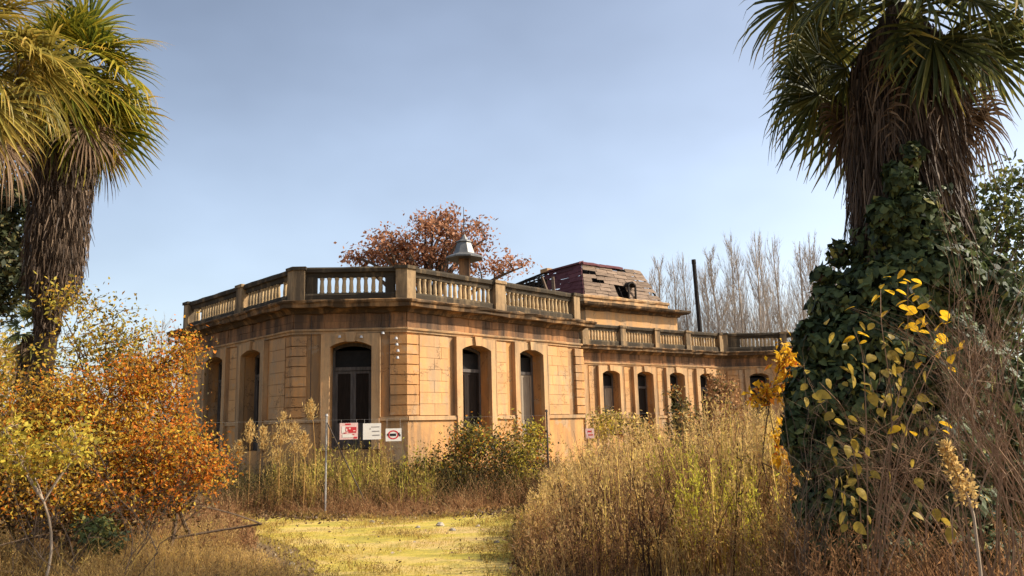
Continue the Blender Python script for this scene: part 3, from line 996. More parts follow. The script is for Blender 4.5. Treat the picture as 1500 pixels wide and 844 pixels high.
# dormer opening: a dark hood and frame
mb = MB()
for s_ in (12.45, 12.98):
    mb.cyl(wv(s_, -2.32, 8.3), wv(s_, -2.32, 9.05), 0.06, 0.06, 4)
ap = [(12.42 + 0.59 * k / 6, 9.05 + 0.2 * math.sin(math.pi * k / 6)) for k in range(7)]
for k in range(6):
    mb.prism([wv(ap[k][0], -2.28, ap[k][1]), wv(ap[k + 1][0], -2.28, ap[k + 1][1]), wv(ap[k + 1][0], -2.28, ap[k + 1][1] + 0.1), wv(ap[k][0], -2.28, ap[k][1] + 0.1)], (*(-nW * 0.7), 0))
mb.build('dormer', M['charred'], mansard)


def sidept(k, h, out=0.0):
    """k metres back from the corner, h 0..1 up, the face towards the camera's left"""
    s = bx0 * (1 - h) + tx0 * h - out
    o = (bo * (1 - h) + to * h) - k
    return wv(s, o, bz * (1 - h) + tz * h)


for r in range(8):
    h0, h1 = r / 8, (r + 1) / 8
    cuts = [0, 0.9 + rng.uniform(-.3, .3), 1.9 + rng.uniform(-.3, .3), 2.9 + rng.uniform(-.2, .3)]
    for a_, b_ in zip(cuts[:-1], cuts[1:]):
        j = rng.normal(size=3) * 0.02
        q = [sidept(a_ + 0.005, h0 - 0.02 + j[0], 0.05), sidept(b_ - 0.005, h0 - 0.02 + j[1], 0.05 + j[2]), sidept(b_ - 0.005, h1 + j[1], 0.02), sidept(a_ + 0.005, h1 + j[0], 0.02)]
        mb = MB(); mb.prism(q, (*(uW * 0.03), 0))
        mb.build('roof_board', M['maroon'], mansard)
# maroon ridge strip along the top edges
mb = MB()
for k in range(6):
    t0, t1 = k / 9, (k + 1) / 9
    a_, b_ = wv(tx0 + (tx1 - tx0) * t0, to, tz), wv(tx0 + (tx1 - tx0) * t1, to, tz + rng.normal() * 0.015)
    mb.box((a_ + b_) / 2, (b_ - a_) / 2, (*(nW * 0.16), -0.06), (0, 0, 0.05))
mb.box(sidept(1.45, 1.02), (*(-nW * 1.45), 0), (*(uW * 0.16), 0.05), (0, 0, 0.05))
mb.build('ridge_strip', M['maroon'], mansard)
# burnt open rafters further back
def rafter(p0, p1, r0, r1):
    mb = MB(); mb.cyl(p0, p1, r0, r1, 4); mb.build('rafter', M['charred'], mansard)


for k in np.arange(3.0, 9.0, 0.36):
    top = tz - 0.02 - (k - 3) * 0.10 + rng.normal() * 0.05
    rafter(sidept(k, 0), sidept(k + rng.normal() * 0.05, 1.0) * np.array([1, 1, 0]) + np.array([0, 0, top]), 0.06, 0.05)
for h in (0.12, 0.25, 0.36, 0.45, 0.55, 0.65, 0.75, 0.84, 0.92):
    rafter(sidept(2.9, h), sidept(7.6 - rng.uniform(0, 1.6), h - 0.10), 0.045, 0.045)
rafter(sidept(2.9, 1.0), sidept(7.6, 0.78), 0.07, 0.06)
for k in range(54):
    c = sidept(rng.uniform(3.0, 8.2), rng.uniform(0.05, 0.85), -0.1)
    mb = MB(); mb.box(c, (*(nW * rng.uniform(0.3, 0.6)), rng.normal() * 0.05), (*(uW * 0.02), 0), (0, 0, rng.uniform(0.06, 0.16)))
    mb.build('charred_board', M['charred'], mansard)
mb = MB(); mb.box(sidept(2.95, 1.04), (*(nW * 0.3), 0), (*(uW * 0.2), 0), (0, 0, 0.1)); mb.build('roof_coping', M['trim'], mansard)
# broken timber leaning at the corner pier
mb = MB()
mb.cyl(W_CD.w(7.55, -0.8, 6.2), W_CD.w(7.1, -0.8, 7.1), 0.07, 0.05, 5)
mb.cyl(W_CD.w(7.65, -0.7, 6.2), W_CD.w(7.6, -0.7, 7.15), 0.08, 0.06, 5)
tag(mb.build('broken_timber', M['slate'], None, W_CD.w(7.55, -0.8, 5.46)), 'splintered V of broken timber standing behind the roof balustrade end', 'timber')

# roof ventilator turret
tx_, ty_ = -1.75, 29.0
stem = MB(); stem.aabox(tx_ - 0.2, tx_ + 0.2, ty_ - 0.2, ty_ + 0.2, 5.44, 8.0); stem.aabox(tx_ - 0.25, tx_ + 0.25, ty_ - 0.25, ty_ + 0.25, 6.55, 6.65)
vent = stem.build('chimney', M['frieze'], villa)
mb = MB()
levels = [(7.88, 0.72), (7.93, 0.73), (7.98, 0.64), (8.08, 0.42), (8.5, 0.27), (8.52, 0.32), (8.56, 0.30), (8.62, 0.16), (8.82, 0.05)]
for (z0, r0), (z1, r1) in zip(levels[:-1], levels[1:]):
    mb.cyl((tx_, ty_, z0), (tx_, ty_, z1), r0, r1, 8, math.pi / 8)
mb.build('chimney_cap', M['zinc'], vent)
mb = MB(); mb.cyl((tx_, ty_, 8.8), (tx_, ty_, 9.9), 0.018, 0.01, 5); mb.cyl((tx_ - 0.75, ty_ - 0.2, 6.4), (tx_ - 0.6, ty_ - 0.1, 7.9), 0.02, 0.02, 5)
mb.build('chimney_rod', M['dark_steel'], vent)

# tall charred pole behind the wing
a_, b_ = at(1026, 490, 50), at(1016, 381, 50)
mb = MB()
base_ = a_ + (a_ - b_) * (a_[2] / (b_[2] - a_[2]))
mb.cyl(base_, b_, 0.17, 0.13, 8)
mb.cyl(b_ - (b_ - base_) * 0.02, b_ + (b_ - base_) * 0.002, 0.15, 0.14, 8)
tag(mb.build('pole', M['charred'], None, base_), 'slim black pole leaning slightly left behind the wing balustrade', 'pole')


# ------------------------------------------------------------------ fence and signs
fl = lambda t: np.array([-3.9 + 4.6 * t, 16.6 + 1.4 * t, 0.0])      # t 0..1 between the two posts
fence = root('wire_fence', 'thin wire fence on steel posts across the weeds before the villa', 'fence', fl(0))
for i, (t, mt) in enumerate(((-1.0, 'steel'), (0, 'steel'), (1, 'dark_steel'), (2.0, 'dark_steel'))):
    q = fl(t)
    mb = MB(); mb.cyl(q, q + np.array([0, 0, 1.98]), 0.020, 0.019, 8)
    po = mb.build('post', M[mt], fence)
    mb = MB(); mb.cyl(q + np.array([0, 0, 1.98]), q + np.array([0, 0, 2.03]), 0.036, 0.02, 8); mb.build('post_cap', M[mt], po)
mb = MB(); mb.cyl(fl(0) + np.array([0.02, -0.03, 1.85]), fl(0.19) + np.array([0, -0.02, 0.0]), 0.012, 0.012, 8); mb.build('brace', M['dark_steel'], fence)
for h in (1.9,):
    mb = MB(); mb.cyl(fl(-1.0) + np.array([0, 0, h]), fl(2.0) + np.array([0, 0, h]), 0.0011, 0.0011, 4)
    mb.build('wire', M['steel'], fence)


def sign(px0, py0, px1, py1, Y, face, label, marks, name='sign'):
    a_, b_ = at(px0, py0, Y), at(px1, py1, Y)
    cx, cz, wd, hg = (a_[0] + b_[0]) / 2, (a_[2] + b_[2]) / 2, b_[0] - a_[0], a_[2] - b_[2]
    yaw = 0.25
    r = root(name, label, 'sign', (cx, Y, cz), 'signs hung on the wire fence')
    ux, uy = np.array([math.cos(yaw), math.sin(yaw), 0]), np.array([math.sin(yaw), -math.cos(yaw), 0])
    c = np.array([cx, Y, cz])
    mb = MB(); mb.box(c, ux * wd / 2, uy * 0.004, (0, 0, hg / 2)); mb.build('sign_board', M[face], r)
    for sx in (-0.42, 0.42):
        mb = MB()
        mb.cyl(c + ux * wd * sx + np.array([0, 0, hg * 0.46]), c + ux * wd * sx + np.array([0, 0, max(0.05, 1.9 - cz)]), 0.004, 0.004, 5)
        mb.build('hanging_tie', M['steel'], r)
    for k, (mat, x, z, w_, h_) in enumerate(marks):
        mb = MB()
        if w_ < 0:      # a ring
            for j in range(16):
                q0, q1 = 2 * math.pi * j / 16, 2 * math.pi * (j + 1) / 16
                f_ = lambda q, rr: c + ux * wd * (x + math.cos(q) * -w_ * rr) + np.array([0, 0, hg * (z + math.sin(q) * h_ * rr)]) + uy * (0.005 + 0.0002 * k)
                mb.prism([f_(q0, 1), f_(q1, 1), f_(q1, 0.72), f_(q0, 0.72)], uy * 0.001)
        else:
            mb.box(c + ux * wd * x + uy * (0.005 + 0.0004 * k) + np.array([0, 0, hg * z]), ux * wd * w_ / 2, uy * 0.001, (0, 0, hg * h_ / 2))
        mb.build('print', M[mat], r)


sign(498, 620, 524, 643.5, 16.55, 'pink', 'faded pink and red square sign on the fence nearest the steel post', [('red', -0.05, 0.42, 0.3, 0.09), ('red', 0.12, 0.12, 0.6, 0.26), ('red', 0.2, -0.05, 0.42, 0.1), ('white', -0.3, 0.1, 0.18, 0.4), ('red', 0.36, -0.4, 0.2, 0.1), ('white', -0.05, -0.28, 0.6, 0.2), ('pink', 0.05, 0.16, 0.1, 0.1), ('pink', 0.3, 0.02, 0.12, 0.06), ('red', -0.2, -0.1, 0.16, 0.05), ('pink', -0.12, 0.08, 0.08, 0.16), ('red', 0.25, -0.2, 0.12, 0.05)])
sign(532, 620.5, 558, 643.5, 16.68, 'white', 'plain white sign with three faint grey text lines on the fence', [('grey_ink', 0.18, 0.27, 0.46, 0.05), ('grey_ink', 0.2, 0.0, 0.42, 0.06), ('grey_ink', 0.22, -0.24, 0.40, 0.06), ('grey_ink', -0.1, 0.16, 0.07, 0.05)])
sign(565, 628, 588, 646, 16.80, 'white', 'white sign with red ring and black logo, lowest on the fence', [('red', -0.02, 0.0, -0.36, 0.36), ('black_ink', -0.04, 0.0, 0.4, 0.2), ('black_ink', 0.34, 0.05, 0.1, 0.22), ('black_ink', 0.40, -0.06, 0.09, 0.16), ('black_ink', -0.36, 0.02, 0.1, 0.16)])
sign(857, 628, 871, 642, 18.2, 'pink', 'small pinkish white sign half hidden in weeds on the fence', [('red', 0.0, 0.2, 0.5, 0.18), ('red', 0.1, -0.15, 0.55, 0.14)])


# ------------------------------------------------------------------ trees and shrubs
def bez(p0, p1, p2, n):
    t = np.linspace(0, 1, n)[:, None]
    return (1 - t) ** 2 * p0 + 2 * t * (1 - t) * p1 + t * t * p2


def bushy(name, label, cat, base, fork, blobs, leaf_mats, nleaf, leaf, trunk_r, bark, group=None, limbs=6, stems=1, sig=0.5, tone_mu=0.5, stretch=1.0, part_names=('crown',), twig_r=0.006):
    """trunk(s) from base to fork, limbs to clusters spread in ellipsoid blobs, leaves round each cluster and its twig"""
    base = np.asarray(base, dtype=float); fork = np.asarray(fork, dtype=float)
    o = root(name, label, cat, base, group)
    tr = Soup()
    cl = []
    for (c, rad, n) in blobs:
        v = rng.normal(size=(n, 3)); v /= np.linalg.norm(v, axis=1)[:, None]
        v *= rng.uniform(0.15, 1.0, n)[:, None] ** 0.45
        cl.append(np.asarray(c) + v * np.asarray(rad))
    cl = np.concatenate(cl)
    nodes, rads = [], []
    for s in range(stems):
        b = base + np.array([rng.normal(), rng.normal() * 0.6, 0]) * (0.0 if stems == 1 else 0.22 * stems ** 0.5)
        b[2] = -0.05
        fk = fork + (0 if stems == 1 else 1) * rng.normal(size=3) * np.array([0.3, 0.25, 0.15]) * stems ** 0.5
        pth = bez(b, (b + fk) / 2 + rng.normal(size=3) * 0.12 * np.linalg.norm(fk - b) * np.array([1, 1, 0.2]), fk, 7)
        rr = np.linspace(trunk_r, trunk_r * 0.7, 7)
        tr.path(pth, rr, 7)
        nodes.append(pth[3:]); rads.append(rr[3:])
        for e in cl[rng.choice(len(cl), max(1, limbs // stems), replace=False)]:
            m1 = fk * 0.5 + e * 0.5 + np.array([0, 0, 0.12 * np.linalg.norm(e - fk)]) + rng.normal(size=3) * 0.08 * np.linalg.norm(e - fk)
            pl = bez(fk, m1, e, 9)
            rl = np.linspace(trunk_r * 0.6, max(twig_r, trunk_r * 0.12), 9)
            tr.path(pl, rl, 5)
            nodes.append(pl[2:]); rads.append(rl[2:])
    nodes = np.concatenate(nodes); rads = np.concatenate(rads)
    tw = []
    for e in cl:
        d = np.linalg.norm(nodes - e, axis=1) + 0.6 * np.maximum(0, nodes[:, 2] - e[2])
        k = np.argmin(d)
        p0 = nodes[k]
        pl = bez(p0, (p0 + e) / 2 + rng.normal(size=3) * 0.15 * d[k], e, 5)
        tr.path(pl, np.linspace(min(rads[k] * 0.7, twig_r * 2.5), twig_r, 5), 4)
        tw.append(pl[2:])
    tw = np.concatenate(tw)
    # fine twigs
    nt_ = len(cl) * 6
    b = tw[rng.integers(0, len(tw), nt_)]
    d = rng.normal(size=(nt_, 3)) + np.array([0, 0, 0.4])
    tr.ribbons(b, d, sig * rng.uniform(0.5, 1.6, nt_), twig_r * 1.4, rng.normal(size=(nt_, 3)) * 0.2, 0.5, 2, 0.4)
    tr.build('trunk', bark, o)
    for mt, share, pn in leaf_mats:
        n = int(nleaf * share)
        idx = rng.integers(0, len(cl), n)
        ctone = rng.normal(0, 0.22, len(cl))
        pos = cl[idx] + rng.normal(size=(n, 3)) * sig * np.array([1, 1, 0.8 * stretch])
        sp = Soup()
        sp.leaves(pos, leaf * rng.uniform(0.45, 1.6, n), leaf * 0.62 * rng.uniform(0.5, 1.35, n), np.clip(tone_mu + ctone[idx] + rng.normal(0, 0.26, n), 0, 1), up=(0, 0, -0.3))
        sp.build(pn, M[mt], o)
    return o


def blob(px, py, rx, ry, Y, depth, n):
    """ellipsoid from pixel centre and pixel radii at depth Y"""
    k = Y / F_PX
    return (at(px, py, Y), (rx * k, depth, ry * k), n)


def ground_at(px, Y):
    q = at(px, 700, Y)
    return np.array([q[0], Y, 0.0])


# left foreground autumn shrubs
bushy('orange_shrub', 'large orange leaved autumn shrub against the left end of the villa', 'shrub', ground_at(205, 11.0), at(205, 720, 11.0),
      [blob(222, 548, 42, 34, 11.0, 0.7, 22), blob(185, 600, 80, 62, 11.0, 0.9, 54), blob(250, 660, 58, 36, 10.7, 0.7, 34), blob(150, 670, 100, 50, 10.8, 0.8, 44), blob(308, 684, 24, 20, 10.6, 0.4, 11), blob(266, 516, 10, 24, 11, 0.2, 7), blob(258, 590, 16, 26, 11, 0.3, 8), blob(190, 725, 90, 34, 10.4, 0.6, 30)],
      [('orange', 0.62, 'crown'), ('amber', 0.26, 'foliage'), ('shade_leaf', 0.20, 'foliage')], 24000, 0.050, 0.032, M['bark'], limbs=22, stems=8, sig=0.15, tone_mu=0.68, twig_r=0.005)
bushy('amber_shrub', 'amber and olive leaved shrub filling the left edge below the palm', 'shrub', ground_at(70, 10.2), at(70, 720, 10.2),
      [blob(60, 590, 80, 38, 10.3, 0.7, 36), blob(30, 660, 85, 55, 10.2, 0.8, 46), blob(120, 640, 72, 45, 10.2, 0.7, 30), blob(-40, 620, 60, 80, 10.3, 0.6, 20), blob(60, 720, 90, 36, 9.9, 0.5, 26)],
      [('amber', 0.62, 'crown'), ('orange', 0.24, 'foliage'), ('shade_leaf', 0.22, 'foliage')], 18500, 0.048, 0.03, M['bark'], limbs=16, stems=6, sig=0.16, tone_mu=0.65, twig_r=0.005)
bushy('thicket', 'dark tangled twiggy thicket low under the orange and amber shrubs', 'shrub', ground_at(110, 10.6), at(110, 770, 10.6),
      [blob(60, 740, 100, 36, 10.5, 0.5, 60), blob(200, 735, 90, 34, 10.8, 0.5, 56), blob(120, 760, 90, 24, 10.2, 0.4, 24)],
      [('shade_leaf', 0.6, 'crown'), ('brown_brush', 0.4, 'foliage')], 6500, 0.05, 0.022, M['bark'], limbs=26, stems=14, sig=0.16, tone_mu=0.5, twig_r=0.006)
bushy('tall_shrub', 'tall thin yellow green shrub rising in front of the left palm trunk', 'shrub', ground_at(150, 12.0), at(145, 600, 12.0),
      [blob(115, 445, 45, 28, 12, 0.5, 12), blob(185, 490, 38, 40, 12, 0.5, 15), blob(120, 520, 60, 45, 12, 0.6, 20), blob(195, 540, 45, 25, 12, 0.5, 10)],
      [('yellow', 0.55, 'crown'), ('amber', 0.45, 'foliage')], 2600, 0.065, 0.03, M['bark'], limbs=8, stems=2, sig=0.17, tone_mu=0.45)
bushy('sapling', 'pale stemmed young tree with bright yellow green leaves before the amber shrub', 'tree', ground_at(66, 8.6), at(64, 735, 8.6),
      [blob(60, 660, 62, 32, 8.6, 0.4, 20), blob(110, 650, 28, 34, 8.6, 0.3, 9), blob(25, 640, 40, 22, 8.6, 0.3, 8)],
      [('yellow', 0.7, 'crown'), ('amber', 0.3, 'foliage')], 1300, 0.06, 0.016, M['pale_bark'], limbs=6, stems=1, sig=0.10, tone_mu=0.62, twig_r=0.004)
bushy('small_bush', 'small dark green bush low in the shade under the orange shrub', 'bush', ground_at(135, 9.6), at(135, 800, 9.6),
      [blob(138, 785, 30, 24, 9.6, 0.25, 14)], [('ivy', 1.0, 'crown')], 900, 0.06, 0.012, M['bark'], limbs=4, stems=2, sig=0.07, twig_r=0.004)

# bush before the lit front
bushy('wild_bush', 'rounded dusty green bush with red tips below the lit front windows', 'bush', ground_at(700, 19.5), at(700, 720, 19.5),
      [blob(700, 672, 75, 42, 19.5, 1.0, 60), blob(640, 685, 40, 30, 19.5, 0.8, 22), blob(770, 665, 32, 45, 19.5, 0.7, 22), blob(690, 640, 22, 16, 19.3, 0.4, 7)],
      [('bush', 0.62, 'crown'), ('yellow', 0.26, 'foliage'), ('orange', 0.12, 'foliage')], 8500, 0.075, 0.03, M['bark'], limbs=10, stems=5, sig=0.2, tone_mu=0.5)
bushy('yellow_bush', 'slim yellow bush beside the dark fence post before the villa', 'bush', ground_at(785, 18.6), at(785, 700, 18.6),
      [blob(783, 640, 14, 22, 18.6, 0.3, 9), blob(775, 680, 22, 25, 18.6, 0.3, 10)], [('yellow', 0.7, 'crown'), ('bush', 0.3, 'foliage')], 1100, 0.075, 0.015, M['bark'], limbs=4, stems=3, sig=0.12, tone_mu=0.6)
bushy('creeper_bush', 'grey green climbing bush reaching the sill of the third wing window', 'bush', ground_at(1000, 27.0), at(1000, 700, 27.0),
      [blob(996, 600, 8, 14, 27, 0.4, 8), blob(988, 572, 4, 10, 27, 0.3, 3), blob(890, 616, 14, 8, 26, 0.4, 5)], [('bush', 1.0, 'crown')], 700, 0.10, 0.02, M['bark'], limbs=5, stems=3, sig=0.16, tone_mu=0.5)
bushy('orange_bush', 'bright orange yellow bush peeping out left of the ivy', 'bush', ground_at(1150, 10.5), at(1152, 700, 10.5),
      [blob(1146, 525, 14, 16, 10.5, 0.2, 9), blob(1126, 577, 22, 9, 10.5, 0.2, 8), blob(1158, 560, 14, 20, 10.5, 0.2, 7), blob(1150, 640, 14, 40, 10.5, 0.2, 9), blob(1160, 690, 16, 30, 10.5, 0.2, 5)],
      [('golden', 0.8, 'crown'), ('orange', 0.2, 'foliage')], 1000, 0.085, 0.015, M['bark'], limbs=5, stems=2, sig=0.08, tone_mu=0.4, twig_r=0.004)

for (px, py, rx, ry, Y, mts, nl, lab) in (
        (885, 622, 24, 22, 19.0, [('yellow', 0.5, 'crown'), ('straw', 0.5, 'foliage')], 1500, 'yellowing wild shrub in the weeds just right of the small pink sign'),
        (1005, 640, 26, 44, 16.0, [('bush', 0.7, 'crown'), ('straw', 0.3, 'foliage')], 1700, 'olive green wild shrub in the weeds below the third wing window'),
        (1062, 600, 38, 52, 16.5, [('brown_brush', 0.75, 'crown'), ('bush', 0.25, 'foliage')], 2400, 'tall brown seeded shrub in the weeds hiding the wing corner'),
        (935, 632, 24, 26, 17.5, [('straw', 0.7, 'crown'), ('bush', 0.3, 'foliage')], 1300, 'straw coloured wild shrub in the weeds below the second wing window')):
    bushy('wild_shrub', lab, 'shrub', ground_at(px, Y), at(px, 700, Y), [blob(px, py, rx, ry, Y, 0.4, 26), blob(px + 6, py + 50, rx * 1.1, 28, Y, 0.4, 12)], mts, nl, 0.07, 0.018, M['twig'], limbs=8, stems=4, sig=0.11, tone_mu=0.5, twig_r=0.004, group='wild shrubs among the weeds')
# russet plane tree behind the villa
bushy('plane_tree', 'russet leaved round tree rising behind the villa roof', 'tree', ground_at(630, 50), at(628, 470, 50),
      [blob(630, 352, 52, 34, 50, 2.5, 40), blob(648, 322, 26, 14, 50, 1.5, 12), blob(570, 362, 34, 22, 50, 2.2, 20), blob(543, 376, 14, 12, 50, 1.2, 5), blob(694, 350, 22, 30, 50, 2.0, 15), blob(640, 388, 90, 16, 50, 2.5, 26), blob(742, 394, 32, 8, 50, 2.0, 9), blob(518, 380, 14, 6, 50, 1.0, 4)],
      [('russet', 1.0, 'crown')], 6400, 0.25, 0.36, M['bark'], limbs=30, sig=0.42, tone_mu=0.6, twig_r=0.025)
# dark conifer at the left edge and trees behind
bushy('pine_tree', 'dark pine with drooping clumps at the left edge behind the palm', 'tree', ground_at(-60, 19), at(-50, 330, 19),
      [blob(0, 330, 40, 50, 19, 1.0, 22), blob(10, 400, 45, 30, 19, 1.0, 18), blob(-20, 440, 40, 22, 19, 1.0, 12), blob(-60, 300, 60, 90, 19, 1.2, 26), blob(30, 290, 18, 28, 19, 0.6, 7)],
      [('pine', 1.0, 'crown')], 9000, 0.16, 0.22, M['bark'], limbs=12, sig=0.30, tone_mu=0.4, twig_r=0.02)
bushy('green_shrub', 'light green shrub showing behind the right palm at the frame edge', 'shrub', ground_at(1470, 11.5), at(1470, 520, 11.5),
      [blob(1470, 330, 50, 40, 11.5, 0.7, 24), blob(1475, 272, 36, 18, 11.5, 0.5, 9), blob(1450, 420, 70, 60, 11.5, 0.8, 30), blob(1500, 480, 60, 90, 11.5, 0.8, 24)],
      [('green', 1.0, 'crown')], 4200, 0.10, 0.04, M['bark'], limbs=10, stems=2, sig=0.2, tone_mu=0.5)


# ------------------------------------------------------------------ bare trees
def bare_tree_mesh(name, H, spread, n1, n2, up, mat, seed, r0):
    r = np.random.default_rng(seed)
    sp = Soup()
    P = np.stack([np.cumsum(r.normal(size=9) * 0.01 * H) * 0.5, np.cumsum(r.normal(size=9) * 0.01 * H) * 0.5, np.linspace(0, H, 9)], 1)
    P[0, :2] = 0
    sp.path(P, np.linspace(r0, r0 * 0.12, 9), 6)
    for k in range(n1):
        t = r.uniform(0.12, 0.95)
        b = np.array([np.interp(t, np.linspace(0, 1, 9), P[:, j]) for j in range(3)])
        az = r.uniform(0, 2 * math.pi)
        L = H * spread * (1.15 - t) * r.uniform(0.6, 1.2)
        d = np.array([math.cos(az), math.sin(az), up * r.uniform(0.7, 1.3)]); d /= np.linalg.norm(d)
        e = b + d * L
        mid = b + d * L * 0.45 + np.array([math.cos(az), math.sin(az), 0]) * L * 0.12
        pl = bez(b, mid, e + np.array([0, 0, L * 0.12]), 6)
        sp.path(pl, np.linspace(r0 * 0.25 * (1.1 - t), r0 * 0.05, 6), 3)
        q = pl[r.integers(1, 6, n2)] + 0
        dd = r.normal(size=(n2, 3)) * 0.45 + np.array([d[0], d[1], d[2] * 1.3 + 0.3])
        sp.ribbons(q, dd, L * r.uniform(0.2, 0.5, n2), r0 * 0.11, np.zeros((n2, 3)) + np.array([0, 0, 0.2]), 0.5, 2, 0.3)
    return sp.mesh(name, mat)


pop = [bare_tree_mesh('poplar', 19 + i, 0.30, 74, 22, 3.0, M['bare_bark'], 40 + i, 0.22) for i in range(4)]
ORD = ['leftmost', 'second from left', 'third from left', 'fourth from left', 'fifth from left', 'sixth from left', 'seventh from left', 'middle one', 'seventh from right', 'sixth from right', 'fifth from right', 'fourth from right', 'third from right', 'second from right', 'rightmost']
px_list = [(962, 400), (978, 385), (1000, 380), (1022, 372), (1046, 368), (1068, 358), (1090, 356), (1112, 350), (1132, 348), (1152, 346), (1172, 350), (1190, 346), (1208, 352), (1226, 350), (1245, 360)]
for i, (px, py) in enumerate(px_list):
    Y = 82 + rng.uniform(-6, 8)
    t = root('poplar_tree', '%s of the tall bare poplars in the row behind the wing' % ORD[i], 'tree', ground_at(px, Y), 'bare poplars in a row behind the wing')
    me = pop[i % 4]
    o = bpy.data.objects.new('trunk', me); link(o, t)
    o.scale = (rng.uniform(0.75, 1.35), rng.uniform(0.75, 1.35), (at(px, py + rng.uniform(-10, 22), Y)[2]) / (19 + i % 4))
    o.rotation_euler = (rng.normal() * 0.015, rng.normal() * 0.02, rng.uniform(0, 6))
brd = [bare_tree_mesh('bare_tree', 8, 0.42, 40, 16, 1.0, M['grey_twig'], 60 + i, 0.13) for i in range(2)]
for i, (px, py, Y) in enumerate(((205, 475, 60), (232, 470, 58), (255, 478, 62), (180, 495, 60), (150, 490, 64))):
    t = root('bare_tree', '%s from the villa of the low bare trees on the skyline' % ('second', 'nearest but two', 'nearest', 'farthest but one', 'farthest')[[1, 0, 2, 3, 4][i]], 'tree', ground_at(px, Y), 'bare trees on the left skyline')
    o = bpy.data.objects.new('trunk', brd[i % 2]); link(o, t)
    k = at(px, py, Y)[2] / 8
    o.scale = (k * 0.8, k * 0.8, k); o.rotation_euler[2] = i * 1.3
bushy('yellow_tree', 'pale yellow tree far off at the left edge of the skyline', 'tree', ground_at(-45, 45), at(-40, 590, 45),
      [blob(5, 540, 40, 45, 45, 2.0, 26), blob(-40, 520, 40, 60, 45, 2.0, 20)], [('yellow', 0.6, 'crown'), ('straw', 0.4, 'foliage')], 2600, 0.3, 0.2, M['pale_bark'], limbs=8, sig=0.6, tone_mu=0.6, twig_r=0.03)


# ------------------------------------------------------------------ palms
def frond_mesh(name, elev, pet, rad, nleaf, mat, seed, droop, wid=0.045, cover=2.1):
    """a fan frond leaving the origin along +X at the given elevation"""
    r = np.random.default_rng(seed)
    sp = Soup()
    d0 = np.array([math.cos(elev), 0, math.sin(elev)])
    hub = d0 * pet + np.array([0, 0, -0.16 * pet * math.cos(elev)])
    pl = bez(np.zeros(3), d0 * pet * 0.55, hub, 5)
    sp.path(pl, np.linspace(0.022, 0.012, 5), 4, 0.35)
    fe = elev - R_(38) * max(0.0, math.cos(elev)) - R_(6)
    d = np.array([math.cos(fe), 0, math.sin(fe)])
    n_ = np.array([-math.sin(fe), 0, math.cos(fe)])
    s = np.array([0, 1.0, 0])
    for k in range(nleaf):
        a = -cover + 2 * cover * (k + 0.5) / nleaf + r.normal() * 0.02
        L = rad * (0.72 + 0.28 * math.cos(a * 0.6)) * r.uniform(0.88, 1.08)
        u = d * math.cos(a) + s * math.sin(a) + n_ * (0.10 + r.normal() * 0.05)
        u /= np.linalg.norm(u)
        side = np.cross(u, n_); side /= np.linalg.norm(side)
        tone = r.uniform(0.0, 0.62)
        yel = r.random()
        prev = None
        nseg = 5
        dr = droop * r.uniform(0.7, 1.4)
        pcur = hub.copy()
        v = u.copy()
        for q in range(nseg + 1):
            t = q / nseg
            wd = wid * (0.35 + 1.1 * t if t < 0.45 else 0.85 * (1 - t) / 0.55 + 0.06) * 0.9
            e = side * wd / 2 + n_ * (0.25 * wd)
            e2 = -side * wd / 2 + n_ * (0.25 * wd)
            cur = (pcur + e, pcur, pcur + e2)
            if prev is not None:
                tn = tone + (0.4 if t > 0.95 else 0.2 if t > 0.75 else 0) * yel + 0.14 * t
                sp.quads(np.array([[prev[0], prev[1], cur[1], cur[0]], [prev[1], prev[2], cur[2], cur[1]]]), tn)
            prev = cur
            v = v + np.array([0, 0, -1.0]) * dr * (0.03 + t * t * 0.9)
            v /= np.linalg.norm(v)
            pcur = pcur + v * L / nseg
    return sp.mesh(name, mat)


